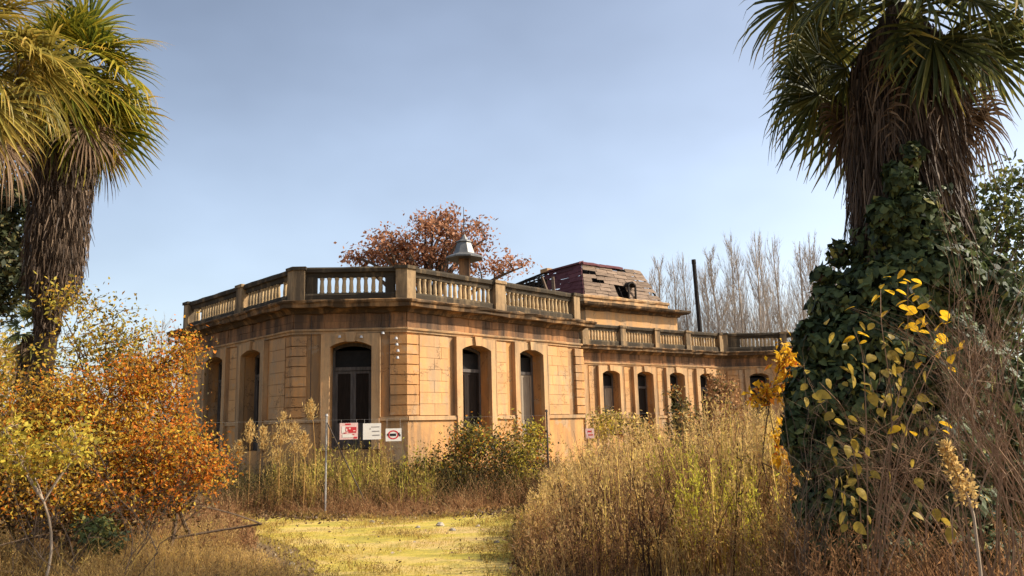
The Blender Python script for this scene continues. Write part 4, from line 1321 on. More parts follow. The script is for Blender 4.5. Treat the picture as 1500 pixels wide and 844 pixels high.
def palm(name, label, base, top, skirt, live_mat, nfr, rad, pet, seed, yaw_bias=None, dead_n=10, thin_r=0.17, thatch_n=3000, sc_w=0.045, el_range=(80, -62), short=False, spread_z=0.55):
    """skirt: [(t along trunk, radius)]"""
    r = np.random.default_rng(seed)
    base = np.asarray(base, dtype=float); top = np.asarray(top, dtype=float)
    o = root(name, label, 'palm', base, 'fan palms')
    axis = lambda t: base + (top - base) * t
    tt = np.array([q[0] for q in skirt]); rr = np.array([q[1] for q in skirt])
    core = Soup()
    ts = np.linspace(0, 1, 26)
    core.path(np.array([axis(t) for t in ts]), np.array([np.interp(t, tt, rr) * 0.86 * r.uniform(0.94, 1.05) for t in ts]), 14)
    core.build('trunk', M['palm_core'], o)
    th = Soup()
    t = r.uniform(tt[1] * 0.9, 1.0, thatch_n)
    az = r.uniform(0, 2 * math.pi, thatch_n)
    rad_ = np.interp(t, tt, rr) * r.uniform(0.8, 1.02, thatch_n)
    b = base + (top - base) * t[:, None] + np.stack([np.cos(az) * rad_, np.sin(az) * rad_, np.zeros(thatch_n)], 1)
    d = np.stack([np.cos(az) * 0.16, np.sin(az) * 0.16, -np.ones(thatch_n)], 1) + r.normal(size=(thatch_n, 3)) * 0.13
    L = r.uniform(0.2, 0.6, thatch_n) * np.where(t > 0.55, 1.15, 0.8)
    if short:
        L = np.where(t > 0.84, L, L * 0.45)
    L = np.minimum(L, np.maximum(0.1, (t - tt[1] * 0.93) * np.linalg.norm(top - base)))
    th.ribbons(b, d, L, r.uniform(0.008, 0.026, thatch_n), np.stack([-np.cos(az) * 0.1, -np.sin(az) * 0.1, np.zeros(thatch_n)], 1), np.clip(r.normal(0.34, 0.24, thatch_n), 0, 1), 3, 0.3)
    stuff(th.build('thatch', M['thatch'], o))
    els = np.linspace(el_range[0], el_range[1], 9)
    meshes = [[frond_mesh('frond', R_(e), pet * (1.0 if e > -20 else 0.85), rad, 25, M[live_mat], seed * 50 + i * 3 + j, 0.45 if e > 30 else 1.0, sc_w * 1.4) for j in range(2)] for i, e in enumerate(els)]
    dead = [frond_mesh('dead_frond', R_(e), pet * 0.7, rad * 0.95, 30, M['frond_dead'], seed * 70 + i, 1.1, sc_w) for i, e in enumerate((-55, -72, -80))]
    lt = top - base
    for k in range(nfr):
        f = k / nfr
        i = min(8, int(f ** 0.9 * 9))
        me = meshes[i][k % 2]
        fr = bpy.data.objects.new('frond', me)
        fr.location = lt + np.array([r.normal() * 0.05, r.normal() * 0.05, 0.30 - spread_z * f])
        fr.rotation_euler = (r.normal() * 0.34, r.normal() * 0.16, k * 2.399 + r.normal() * 0.5)
        q = r.uniform(0.78, 1.2); fr.scale = (q, q, q)
        link(fr, o)
    for k in range(dead_n):
        fr = bpy.data.objects.new('dead_frond', dead[k % 3])
        q = k * 2.399 + r.normal() * 0.3
        rd = np.interp(0.95, tt, rr) * 0.75
        fr.location = lt * r.uniform(0.90, 1.0) + np.array([math.cos(q) * rd, math.sin(q) * rd, -0.1])
        fr.rotation_euler = (0, 0, q)
        link(fr, o)
    return o


lb = ground_at(42, 12.6)
lt_ = at(108, 120, 12.6)
palm('palm_tree', 'left fan palm with thick shaggy trunk and sunlit yellow green fronds', lb, lt_,
     [(0, 0.22), (0.49, 0.19), (0.53, 0.38), (0.60, 0.46), (0.76, 0.46), (0.92, 0.50), (1.0, 0.36)], 'frond', 78, 0.92, 0.72, 3, dead_n=6, thatch_n=7000, el_range=(72, -72), short=True)
rb = ground_at(1322, 8.2)
rt_ = at(1318, 12, 8.2)
palm('palm_tree', 'right fan palm with drooping dark fronds above the ivy covered trunk', rb, rt_,
     [(0, 0.36), (0.50, 0.42), (0.56, 0.50), (0.68, 0.55), (0.82, 0.57), (0.91, 0.50), (0.96, 0.28), (1.0, 0.16)], 'frond_dark', 54, 0.88, 1.10, 5, dead_n=10, thatch_n=8000, el_range=(60, -44), spread_z=0.5)
nb_ = ground_at(-120, 10.0)
palm('palm_tree', 'fan palm cropped by the left frame edge, only yellowed hanging fronds in view', nb_, at(-48, 92, 10.0),
     [(0, 0.20), (0.44, 0.19), (0.475, 0.36), (0.72, 0.42), (0.90, 0.44), (1.0, 0.30)], 'frond_gold', 54, 0.92, 0.80, 13, dead_n=6, thatch_n=1800, el_range=(62, -62))
sb_ = ground_at(42, 15.5)
palm('small_palm', 'small dark palm stub with ragged skirt left of the palm trunk', sb_, at(42, 492, 15.5),
     [(0, 0.12), (0.3, 0.13), (0.5, 0.17), (0.8, 0.2), (1.0, 0.12)], 'frond_dark', 14, 0.34, 0.2, 9, dead_n=3, thatch_n=500, sc_w=0.03)

# ------------------------------------------------------------------ ivy
iv = root('ivy', 'dark green ivy smothering the right palm trunk and spreading to the ground', 'ivy', rb)
lumps = [(1325, 300, 62, 30, 8.2, 0.55), (1318, 360, 74, 52, 8.15, 0.6), (1300, 440, 88, 72, 8.1, 0.66), (1262, 510, 80, 66, 8.1, 0.66), (1238, 590, 74, 78, 8.1, 0.65), (1225, 672, 60, 52, 8.0, 0.5),
         (1340, 540, 108, 100, 8.1, 0.7), (1345, 640, 100, 70, 8.1, 0.7), (1216, 448, 30, 32, 8.2, 0.35), (1190, 500, 26, 34, 8.1, 0.3), (1430, 440, 56, 70, 8.4, 0.5), (1425, 580, 76, 84, 8.4, 0.6), (1180, 585, 30, 52, 8.1, 0.35),
         (1400, 350, 38, 50, 8.3, 0.45), (1345, 345, 60, 45, 7.85, 0.35), (1365, 400, 70, 56, 7.8, 0.4), (1228, 372, 14, 20, 8.2, 0.2), (1205, 405, 14, 14, 8.2, 0.2), (1165, 640, 16, 40, 8.0, 0.25), (1290, 745, 60, 40, 8.0, 0.45), (1380, 740, 70, 46, 8.1, 0.45), (1215, 745, 46, 46, 7.9, 0.35), (1270, 805, 80, 40, 7.8, 0.4), (1400, 805, 90, 44, 8.0, 0.45), (1470, 700, 50, 70, 8.4, 0.4), (1318, 262, 26, 26, 7.65, 0.12), (1335, 225, 16, 18, 7.62, 0.08), (1300, 315, 30, 26, 7.7, 0.15), (1345, 300, 30, 26, 7.62, 0.12)]
sp = Soup()
st = Soup()
E_ = [(at(a, b, Y), np.array([rx * Y / F_PX, dp, ry * Y / F_PX])) for a, b, rx, ry, Y, dp in lumps]
for c, rad in E_:
    n = int(2000 * (rad[0] * rad[2]) / 0.35)
    v = rng.normal(size=(n, 3)); v[:, 1] -= 0.35
    v /= np.linalg.norm(v, axis=1)[:, None]
    sc_ = 0.80 + 0.22 * rng.random(n) ** 0.7 + 0.10 * rng.random(n) ** 6 + 0.13 * np.sin(v[:, 0] * 7 + c[0] * 3) * np.sin(v[:, 2] * 8 + c[2] * 2)
    pos = c + v * rad * sc_[:, None]
    keep = np.ones(n, bool)
    for c2, r2 in E_:
        if c2 is c: continue
        keep &= (((pos - c2) / (r2 * 0.72)) ** 2).sum(1) > 1
    keep &= pos[:, 2] > 0.02
    pos, v = pos[keep], v[keep]
    n = len(pos)
    nrm = v / rad; nrm /= np.linalg.norm(nrm, axis=1)[:, None]
    nrm = nrm + rng.normal(size=(n, 3)) * 0.45 + np.array([0, 0, 0.25]); nrm /= np.linalg.norm(nrm, axis=1)[:, None]
    ax = np.cross(np.cross(nrm, np.array([0, 0, -1.0]) + rng.normal(size=(n, 3)) * 0.5), nrm); ax /= np.linalg.norm(ax, axis=1)[:, None] + 1e-9
    sd = np.cross(nrm, ax)
    L = (rng.uniform(0.035, 0.105, n))[:, None]
    tone = np.clip(rng.normal(0.42, 0.28, n), 0, 1)
    # a broad five point leaf from two quads folded on the midrib
    b0 = pos - ax * L * 0.35
    for sg in (-1, 1):
        P = np.stack([b0, b0 - ax * L * 0.12 + sd * sg * L * 0.45 - nrm * L * 0.10, b0 + ax * L * 0.45 + sd * sg * L * 0.42 - nrm * L * 0.12, b0 + ax * L * 1.05 - nrm * L * 0.06], 1)
        sp.quads(P, tone)
stuff(sp.build('leaf_mass', M['ivy'], iv))
# inner woody core so that the mass is not hollow
for c, rad in E_:
    n = 90
    a = c + np.clip(rng.normal(size=(n, 3)), -1.2, 1.2) * rad * 0.33
    b = a + np.clip(rng.normal(size=(n, 3)), -1.2, 1.2) * rad * 0.25
    a[:, 2] = np.maximum(a[:, 2], 0.0); b[:, 2] = np.maximum(b[:, 2], 0.02)
    st.tubes(a, b, 0.018, 0.01)
st.build('stem', M['bark'], iv)
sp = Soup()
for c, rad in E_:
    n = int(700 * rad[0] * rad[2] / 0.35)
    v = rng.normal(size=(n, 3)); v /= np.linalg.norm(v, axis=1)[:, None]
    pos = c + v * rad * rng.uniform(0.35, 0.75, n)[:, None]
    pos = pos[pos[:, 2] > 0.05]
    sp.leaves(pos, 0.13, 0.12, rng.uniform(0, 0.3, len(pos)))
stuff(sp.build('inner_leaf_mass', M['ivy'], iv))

# ------------------------------------------------------------------ big leaved yellow sapling in front of the ivy
ys = root('yellow_leaved_sapling', 'slender sapling with large golden leaves in front of the ivy', 'sapling', ground_at(1290, 6.4))
YS = 6.4
stems_px = [[(1270, 900), (1290, 700), (1330, 520), (1330, 412)], [(1265, 900), (1260, 720), (1240, 600), (1200, 560)], [(1275, 900), (1300, 650), (1360, 520), (1415, 508)],
            [(1265, 900), (1240, 800), (1232, 740), (1245, 690)], [(1272, 900), (1270, 640), (1265, 520), (1250, 480)], [(1280, 900), (1310, 600), (1290, 470), (1290, 425)], [(1275, 900), (1340, 720), (1370, 640), (1375, 620)], [(1278, 900), (1320, 640), (1380, 500), (1385, 470)]]
sp = Soup()
for q in stems_px:
    P = np.array([at(a, b, YS + rng.normal() * 0.1) for a, b in q])
    t = np.linspace(0, 1, 14)
    P2 = np.stack([np.interp(t, np.linspace(0, 1, 4), P[:, j]) for j in range(3)], 1)
    P2[1:-1] = (P2[:-2] + P2[1:-1] * 2 + P2[2:]) / 4
    P2[0, 2] = min(P2[0, 2], 0.0)
    sp.path(P2, np.linspace(0.0065, 0.0022, 14), 5)
sp.build('stem', M['twig'], ys)


def big_leaf(name, mat, seed, curl):
    r = np.random.default_rng(seed)
    sp = Soup()
    xs = np.array([0.0, 0.12, 0.3, 0.52, 0.75, 0.92, 1.0])
    ws = np.array([0.0, 0.24, 0.37, 0.40, 0.30, 0.13, 0.0])
    z = -curl * xs ** 2
    for sg in (-1, 1):
        P = []
        for k in range(6):
            a0 = (xs[k], 0, z[k]); a1 = (xs[k + 1], 0, z[k + 1])
            b0 = (xs[k], sg * ws[k], z[k] + ws[k] * 0.22 - ws[k] ** 2 * curl); b1 = (xs[k + 1], sg * ws[k + 1], z[k + 1] + ws[k + 1] * 0.22 - ws[k + 1] ** 2 * curl)
            P.append([a0, a1, b1, b0])
        sp.quads(np.array(P), r.uniform(0.3, 0.7, 6))
    return sp.mesh(name, mat)


gl = [big_leaf('leaf', M['golden'], 1, 0.35), big_leaf('leaf', M['golden'], 2, 0.7)]
og = [big_leaf('leaf', M['olive_gold'], 3, 0.4), big_leaf('leaf', M['olive_gold'], 4, 0.8)]
LP = [(1305, 406, 1), (1293, 417, 1), (1312, 425, 1), (1289, 434, 1), (1335, 409, 1), (1350, 417, 1), (1345, 433, 1), (1362, 449, 1), (1330, 440, 1), (1318, 447, 1), (1300, 455, 1), (1376, 464, 1), (1390, 473, 1), (1355, 462, 1), (1360, 473, 1),
      (1372, 490, 1), (1375, 507, 1), (1395, 520, 1), (1412, 508, 1), (1385, 512, 1), (1345, 485, 1), (1325, 472, 1), (1280, 474, 0), (1255, 488, 1), (1305, 490, 0), (1290, 500, 0), (1270, 500, 1), (1320, 500, 0), (1300, 518, 0), (1332, 515, 0), (1345, 520, 1),
      (1222, 487, 0), (1240, 505, 0), (1262, 532, 0), (1280, 520, 0), (1275, 545, 0), (1298, 540, 0), (1310, 532, 0), (1183, 563, 0), (1195, 575, 0), (1203, 590, 0), (1218, 598, 0), (1222, 615, 0), (1210, 555, 0), (1235, 560, 0), (1248, 548, 0), (1260, 570, 0), (1275, 575, 0), (1290, 580, 0), (1285, 598, 0), (1265, 590, 0),
      (1242, 610, 0), (1228, 630, 0), (1240, 652, 0), (1255, 640, 0), (1270, 655, 0), (1220, 670, 0), (1235, 685, 0), (1248, 700, 0), (1225, 700, 0), (1215, 715, 0), (1232, 722, 0), (1245, 735, 0), (1238, 750, 0), (1240, 768, 0), (1255, 715, 0), (1325, 540, 0), (1312, 560, 0), (1300, 600, 0), (1320, 620, 0), (1335, 632, 1), (1318, 580, 0), (1305, 650, 0), (1340, 600, 0), (1360, 590, 0),
      (1375, 618, 1), (1360, 625, 0), (1370, 745, 0), (1378, 760, 0), (1342, 700, 0), (1290, 700, 0), (1275, 690, 0), (1250, 745, 0)]
yo = np.array(ys.location)
LP2 = LP + [(a + rng.normal() * 13, b + rng.normal() * 12, h) for a, b, h in LP]
for k, (px, py, hot) in enumerate(LP2):
    q = at(px, py, YS + rng.normal() * 0.16)
    o = bpy.data.objects.new('leaf', (gl if hot else og)[k % 2])
    o.location = q - yo
    if hot:
        o.rotation_euler = (rng.normal() * 0.3, 0.05 + rng.normal() * 0.22, rng.uniform(-0.8, 0.8) + (math.pi if rng.random() < 0.5 else 0))
    else:
        o.rotation_euler = (rng.normal() * 0.5, 0.5 + rng.normal() * 0.35, rng.uniform(-3.4, 0.3))
    s = rng.uniform(0.055, 0.10); o.scale = (s, s, s)
    link(o, ys)


# ------------------------------------------------------------------ bare twiggy shrubs on the right
def twiggy(name, label, cat, stems, Y, r0, mat, nsub, seed, group=None, sub_len=0.55):
    r = np.random.default_rng(seed)
    b0 = ground_at(stems[0][0][0], Y)
    o = root(name, label, cat, b0, group)
    sp = Soup()
    for q in stems:
        Ys = Y + r.normal() * 0.25
        P = np.array([at(a, b, Ys + 0.1 * r.normal()) for a, b in q])
        P[0, 2] = min(P[0, 2], 0)
        n = 12
        t = np.linspace(0, 1, n)
        P2 = np.stack([np.interp(t, np.linspace(0, 1, len(P)), P[:, j]) for j in range(3)], 1)
        P2[1:-1] = (P2[:-2] + P2[1:-1] * 2 + P2[2:]) / 4
        P2[1:] += r.normal(size=(n - 1, 3)) * 0.015
        sp.path(P2, np.linspace(r0 * r.uniform(0.7, 1.2), r0 * 0.25, n), 5)
        i = r.integers(3, n, nsub)
        d = (P2[i] - P2[i - 1]); d /= np.linalg.norm(d, axis=1)[:, None]
        d = d + r.normal(size=(nsub, 3)) * 0.5 + np.array([0, 0, 0.15])
        L = sub_len * r.uniform(0.4, 1.2, nsub) * (1.2 - 0.5 * i / n)
        e = sp.ribbons(P2[i], d, L, r0 * 0.55, r.normal(size=(nsub, 3)) * 0.15, 0.5, 4, 0.4)
        k = nsub * 3
        j = r.integers(0, nsub, k)
        f = r.uniform(0.3, 1, k)[:, None]
        bb = P2[i][j] * (1 - f) + e[j] * f
        sp.ribbons(bb, d[j] + r.normal(size=(k, 3)) * 0.6, sub_len * 0.5 * r.uniform(0.3, 1, k), r0 * 0.32, r.normal(size=(k, 3)) * 0.15, 0.5, 2, 0.5)
    sp.build('branch', mat, o)
    return o


rs = np.random.default_rng(11)
st1 = [[(1480 + rs.uniform(-60, 60), 1000), (1470 + rs.uniform(-90, 70), 760), (1450 + rs.uniform(-70, 60), 600), (1430 + rs.uniform(-40, 110), rs.uniform(330, 560))] for _ in range(18)] + [[(1600 + rs.uniform(-60, 60), 960), (1540 + rs.uniform(-60, 40), 760), (1450 + rs.uniform(-50, 50), 600), (1370 + rs.uniform(-60, 90), rs.uniform(400, 560))] for _ in range(18)]
twiggy('bare_shrub', 'leggy bare reddish shrub filling the lower right edge of the frame', 'shrub', st1, 6.0, 0.008, M['twig'], 12, 21, group='bare twiggy shrubs')
st2 = [[(1430 + rs.uniform(-120, 90), 1000), (1380 + rs.uniform(-120, 60), 800), (1340 + rs.uniform(-110, 60), 690), (1330 + rs.uniform(-130, 120), rs.uniform(540, 700))] for _ in range(22)]
twiggy('bare_shrub', 'low tangled bare brown shrub under the golden leaved sapling', 'shrub', st2, 6.9, 0.0075, M['twig'], 12, 22, group='bare twiggy shrubs')
st3 = [[(1200 + rs.uniform(-40, 40), 960), (1195 + rs.uniform(-50, 50), 800), (1190 + rs.uniform(-50, 60), rs.uniform(560, 720))] for _ in range(12)]
twiggy('bare_shrub', 'thin upright bare stems at the foot of the ivy beside the weeds', 'shrub', st3, 7.4, 0.008, M['dark_twig'], 12, 23, sub_len=0.4, group='bare twiggy shrubs')
# left low twigs
st4 = [[(60 + rs.uniform(-60, 200), 960), (70 + rs.uniform(-70, 230), 800), (80 + rs.uniform(-90, 260), rs.uniform(640, 740))] for _ in range(14)]
twiggy('bare_shrub', 'bare grey brown twigs under the amber shrub at lower left', 'shrub', st4, 9.0, 0.008, M['dark_twig'], 14, 24, group='bare twiggy shrubs')

# dried flower stalk
dsb = ground_at(1440, 5.0)
ds = root('dried_flower_stalk', 'tall pale dried flower stalk with ragged seed head at lower right', 'plant', dsb)
P = np.array([at(1448, 1010, 5.0), at(1437, 844, 5.0), at(1425, 745, 5.0), at(1405, 700, 5.0), at(1382, 650, 5.0)]); P[0, 2] = 0
t = np.linspace(0, 1, 16)
P2 = np.stack([np.interp(t, np.linspace(0, 1, 5), P[:, j]) for j in range(3)], 1)
sp = Soup(); sp.path(P2, np.linspace(0.012, 0.004, 16), 6); sp.build('stem', M['pale_bark'], ds)
n = 420
f = rng.uniform(0.55, 1.0, n)
c = np.stack([np.interp(f, t, P2[:, j]) for j in range(3)], 1) + rng.normal(size=(n, 3)) * (0.045 * (1.15 - f))[:, None] * 1.6
sp = Soup(); sp.leaves(c, rng.uniform(0.02, 0.05, n), 0.018, rng.uniform(0.2, 1, n), up=(0, 0, 0.4)); stuff(sp.build('seed_head', M['plume'], ds))

# ------------------------------------------------------------------ golden plumed reeds behind the fence line
for i, (px, py, Y, h) in enumerate([(366, 632, 17.2, 34), (386, 640, 17.4, 34), (415, 625, 17.0, 46), (432, 640, 17.3, 44), (402, 655, 17.0, 44), (455, 600, 17.5, 30), (350, 660, 17.0, 30), (446, 650, 17.1, 36)]):
    topp = at(px, py - h * 0.4, Y)
    b = np.array([topp[0] + rng.normal() * 0.08, Y, 0.0])
    labs = ['golden feathery reed plume farthest left but one before the dark doors', 'slim golden reed plume just right of the leftmost tall plume', 'broad golden plume, tallest of the clump left of the post',
            'golden plume leaning beside the broadest plume', 'low wide golden plume in front of the broadest plume', 'thin orange tinted plume rising over the ledge by the post', 'small leftmost golden plume beside the orange shrub', 'golden plume closest to the steel fence post']
    r = root('plume_reed', labs[i], 'reed', b, 'golden plumed reeds by the fence')
    sp = Soup(); mid = (b + topp) / 2 + np.array([rng.normal() * 0.05, 0, 0]); pl = bez(b, mid, topp, 6)
    sp.path(pl, np.linspace(0.010, 0.004, 6), 4); sp.build('stem', M['straw'], r)
    n = 260
    f = rng.uniform(0, 1, n)
    hh = h / 68.0
    wd = 0.10 * np.sin(np.pi * np.clip(f * 0.9 + 0.08, 0, 1)) * (1.3 if i in (2, 3, 4) else 0.7)
    c = topp + np.stack([rng.normal(size=n) * wd, rng.normal(size=n) * wd, (f - 1) * hh * 0.95], 1)
    sp = Soup(); sp.leaves(c, rng.uniform(0.05, 0.12, n), 0.022, rng.uniform(0.2, 1, n), up=(0.2, 0, 0.9), spread=0.5); stuff(sp.build('plume', M['plume'], r))


# ------------------------------------------------------------------ weeds and grasses (stuff)
def stalks(sp, x, y, h, wd, tone, nl=10, leaf=0.05, lean=0.08, lo=0.35, seg=3, spread=0.55, slim=0.24):
    n = len(x)
    b = np.stack([x, y, np.zeros(n)], 1)
    d = np.stack([rng.normal(size=n) * lean, rng.normal(size=n) * lean, np.ones(n)], 1)
    bend = np.stack([rng.normal(size=n) * lean, rng.normal(size=n) * lean, -0.03 * np.ones(n)], 1)
    sp.ribbons(b, d, h, wd, bend, tone, seg, 0.35)
    if nl:
        f = np.tile(rng.uniform(lo, 1.0, nl), n).reshape(n, nl) + rng.normal(size=(n, nl)) * 0.06
        f = np.clip(f, 0.1, 1.02)
        dn = d / np.linalg.norm(d, axis=1)[:, None]
        c = b[:, None] + dn[:, None] * (h[:, None] * f)[..., None] + bend[:, None] * (h[:, None] * f * f)[..., None]
        c = c.reshape(-1, 3)
        c += rng.normal(size=c.shape) * np.array([0.018, 0.018, 0.01])
        sp.leaves(c, leaf * rng.uniform(0.5, 1.3, len(c)), leaf * slim, np.clip(np.repeat(tone, nl) + rng.normal(0, 0.15, len(c)), 0, 1), up=(0, 0, 0.8), spread=spread)


def clump_noise(x, y, sc_=1.3, ph=0.0):
    return 0.5 + 0.25 * (np.sin(x * sc_ + 1.7 * np.sin(y * sc_ * 0.7 + ph) + ph) + np.sin(y * sc_ * 1.3 + 1.3 * np.sin(x * sc_ * 0.9 + 2 * ph)))


def sample_px(n, x0, x1, Y0, Y1):
    """ground points spread over a wedge: photo columns x0..x1, depths Y0..Y1"""
    px = rng.uniform(x0, x1, n)
    Y = Y0 + (Y1 - Y0) * rng.random(n) ** 0.8
    return (px - 765) / F_PX * Y * 1.02, Y, px


def clumped(n_cl, per, x0, x1, Y0, Y1, spread, lim=None):
    """plants gathered in clumps; returns positions and the clump number of each"""
    cx, cy, cp = sample_px(n_cl, x0, x1, Y0, Y1)
    i = rng.integers(0, n_cl, n_cl * per)
    x = cx[i] + rng.normal(size=len(i)) * spread
    y = cy[i] + rng.normal(size=len(i)) * spread
    px = 765 + x / (y * 1.02) * F_PX
    k = ~in_path(x, y) & (y > Y0 - 0.3) & (px < x1 + 30)
    if lim is not None:
        k &= px > np.interp(y, *lim)
    return x[k], y[k], px[k], i[k]


LIM = ([8.3, 10, 12, 14, 16, 22], [775, 755, 750, 760, 780, 790])
# tall straw weeds, right of the path and back to the villa
def field(name, mat, label, n_cl, per, x0, x1, Y0, Y1, spread, hrange, mu, cs, wr, nl, leaf, lean, lo, lim=LIM, prof=None):
    X, Y, PX, I = clumped(n_cl, per, x0, x1, Y0, Y1, spread, lim)
    ch = rng.uniform(hrange[0], hrange[1], n_cl)
    ct = rng.normal(mu, cs, n_cl)
    H = ch[I] * rng.uniform(0.55, 1.12, len(X))
    if prof is not None:
        H *= np.interp(PX, *prof)
    if lim is not None:
        H *= np.interp(PX - np.interp(Y, *lim), [0, 40, 120], [0.35, 0.65, 1.0])
    sp = Soup()
    stalks(sp, X, Y, H, rng.uniform(wr[0], wr[1], len(X)), np.clip(ct[I] + rng.normal(0, 0.13, len(X)), 0, 1), nl, leaf, lean, lo)
    o = stuff(sp.build(name, mat))
    o['label'] = label
    return o


PROF = ([760, 830, 900, 980, 1040, 1080, 1200], [0.72, 0.80, 0.86, 0.90, 1.0, 1.08, 1.05])
field('tall_dry_weeds', M['straw'], 'tall straw coloured dry weeds right of the path', 270, 12, 780, 1240, 9.6, 22, 0.11, (0.85, 1.95), 0.62, 0.26, (0.006, 0.015), 13, 0.07, 0.055, 0.3, LIM, PROF)
field('brown_weeds', M['brown_brush'], 'tall brown seeded weeds standing among the straw', 170, 10, 800, 1240, 9.2, 20, 0.13, (0.9, 2.0), 0.42, 0.28, (0.007, 0.016), 18, 0.07, 0.13, 0.25, LIM, PROF)
field('pale_grass', M['plume'], 'pale feathery grass heads among the weeds', 90, 7, 800, 1150, 9.5, 20, 0.12, (1.1, 1.9), 0.5, 0.25, (0.004, 0.009), 22, 0.075, 0.12, 0.72, LIM, PROF)
# reddish brown brush mixed in, nearer the camera
field('brown_brush', M['brown_brush'], 'reddish brown dead brush beside the path', 190, 17, 770, 1300, 8.4, 13, 0.16, (0.4, 1.2), 0.5, 0.27, (0.005, 0.010), 13, 0.05, 0.22, 0.2)
field('front_straw', M['straw'], 'short straw grass at the front of the weed field', 110, 14, 770, 1200, 8.4, 12, 0.15, (0.4, 1.1), 0.55, 0.26, (0.004, 0.009), 10, 0.05, 0.18, 0.3)
field('tall_stalks', M['straw'], 'bare pale upright stalks rising above the weeds', 120, 4, 800, 1200, 8.8, 18, 0.10, (1.15, 2.0), 0.75, 0.2, (0.010, 0.018), 6, 0.06, 0.05, 0.5, LIM, PROF)
field('dark_stalks', M['dock'], 'dark leaning stalks between the straw weeds', 150, 6, 790, 1200, 8.6, 16, 0.10, (0.8, 1.5), 0.35, 0.25, (0.012, 0.022), 6, 0.06, 0.12, 0.4, LIM, PROF)
# docks: dark seeded stems standing above the rest
field('dock_stems', M['dock'], 'dark seeded dock stems among the dry weeds', 70, 5, 790, 1200, 8.6, 18, 0.10, (0.8, 1.7), 0.5, 0.3, (0.010, 0.020), 34, 0.05, 0.10, 0.5, LIM, PROF)
# green yellow upright reeds behind the fence and in the field
field('green_reeds', M['reed'], 'yellow green upright reeds behind the fence', 105, 12, 425, 650, 17.1, 20.5, 0.13, (0.55, 1.5), 0.52, 0.30, (0.008, 0.018), 9, 0.09, 0.06, 0.3, None)
field('green_weeds', M['lime_weed'], 'yellow green patches in the weed field', 40, 14, 960, 1140, 9.2, 14, 0.13, (0.8, 1.45), 0.6, 0.2, (0.006, 0.014), 16, 0.075, 0.08, 0.3)
# darker weeds under the plumes and across the back
X, Y, PX = sample_px(4200, 330, 830, 16.9, 23)
H = rng.uniform(0.5, 1.0, len(X)) * (0.55 + 0.6 * clump_noise(X, Y, 1.5, 3.0))
sp = Soup()
stalks(sp, X, Y, H, rng.uniform(0.007, 0.015, len(X)), np.clip(rng.normal(0.22, 0.25, len(X)), 0, 1), 9, 0.07, 0.16, 0.15)
stuff(sp.build('back_weeds', M['olive_weed']))['label'] = 'dull olive weeds behind the fence'
# low brown mat before the fence
X, Y, PX = sample_px(9000, 320, 820, 15.7, 18.2)
H = rng.uniform(0.15, 0.5, len(X)) * (0.45 + 0.9 * clump_noise(X, Y, 2.2, 1.5)) * np.interp(Y, [15.9, 16.8, 18.2], [0.45, 0.9, 1.2])
H *= 0.45 + 1.1 * (clump_noise(X, Y, 5.3, 0.9) > 0.52)
k = ~in_path(X, Y + rng.normal(0, 0.22, len(X)))
sp = Soup()
stalks(sp, X[k], Y[k], H[k], rng.uniform(0.006, 0.011, k.sum()), np.clip(rng.normal(0.5, 0.25, k.sum()), 0, 1), 7, 0.05, 0.35, 0.1)
stuff(sp.build('brush_mat', M['brown_brush']))['label'] = 'low brown dead brush along the far edge of the path'
# lower left dry brush
X, Y, PX = sample_px(10500, -60, 520, 8.0, 13.5)
lim = np.interp(Y, [8.0, 9.3, 10.5, 11.5, 13.5], [478, 462, 425, 385, 345])
k = (PX < lim) & (~in_path(X, Y) | (rng.random(len(X)) < 0.06))
X, Y, PX = X[k], Y[k], PX[k]
H = 0.05 + rng.uniform(0.12, 0.62, len(X)) * (0.35 + 0.95 * clump_noise(X, Y, 2.6, 0.7)) * np.interp(PX, [0, 300, 400, 480], [1.2, 0.85, 0.55, 0.35])
sp = Soup()
stalks(sp, X, Y, H, rng.uniform(0.004, 0.008, len(X)), np.clip(rng.normal(0.42, 0.25, len(X)), 0, 1), 9, 0.035, 0.3, 0.15)
stuff(sp.build('dry_grass', M['straw']))['label'] = 'dry grey brown grass and twigs at lower left'
X, Y, PX = sample_px(5200, 60, 400, 11.5, 17)
k = ~in_path(X, Y)
X, Y, PX = X[k], Y[k], PX[k]
H = np.interp(PX, [230, 330, 400], [1.0, 0.4, 0.25]) * rng.uniform(0.2, 0.9, len(X)) * (0.5 + 0.7 * clump_noise(X, Y, 1.8, 2.7))
sp = Soup()
stalks(sp, X, Y, H, rng.uniform(0.006, 0.012, len(X)), np.clip(rng.normal(0.35, 0.25, len(X)), 0, 1), 9, 0.06, 0.2, 0.15)
stuff(sp.build('rank_weeds', M['brown_brush']))['label'] = 'brown weeds between the orange shrub and the fence'
# dark undergrowth at right foot
X, Y, PX = sample_px(5200, 1120, 1560, 6.0, 12)
H = rng.uniform(0.2, 0.95, len(X))
sp = Soup()
stalks(sp, X, Y, H, rng.uniform(0.005, 0.010, len(X)), np.clip(rng.normal(0.3, 0.22, len(X)), 0, 1), 9, 0.05, 0.35, 0.1)
stuff(sp.build('undergrowth', M['brown_brush']))['label'] = 'brown undergrowth at the foot of the ivy'
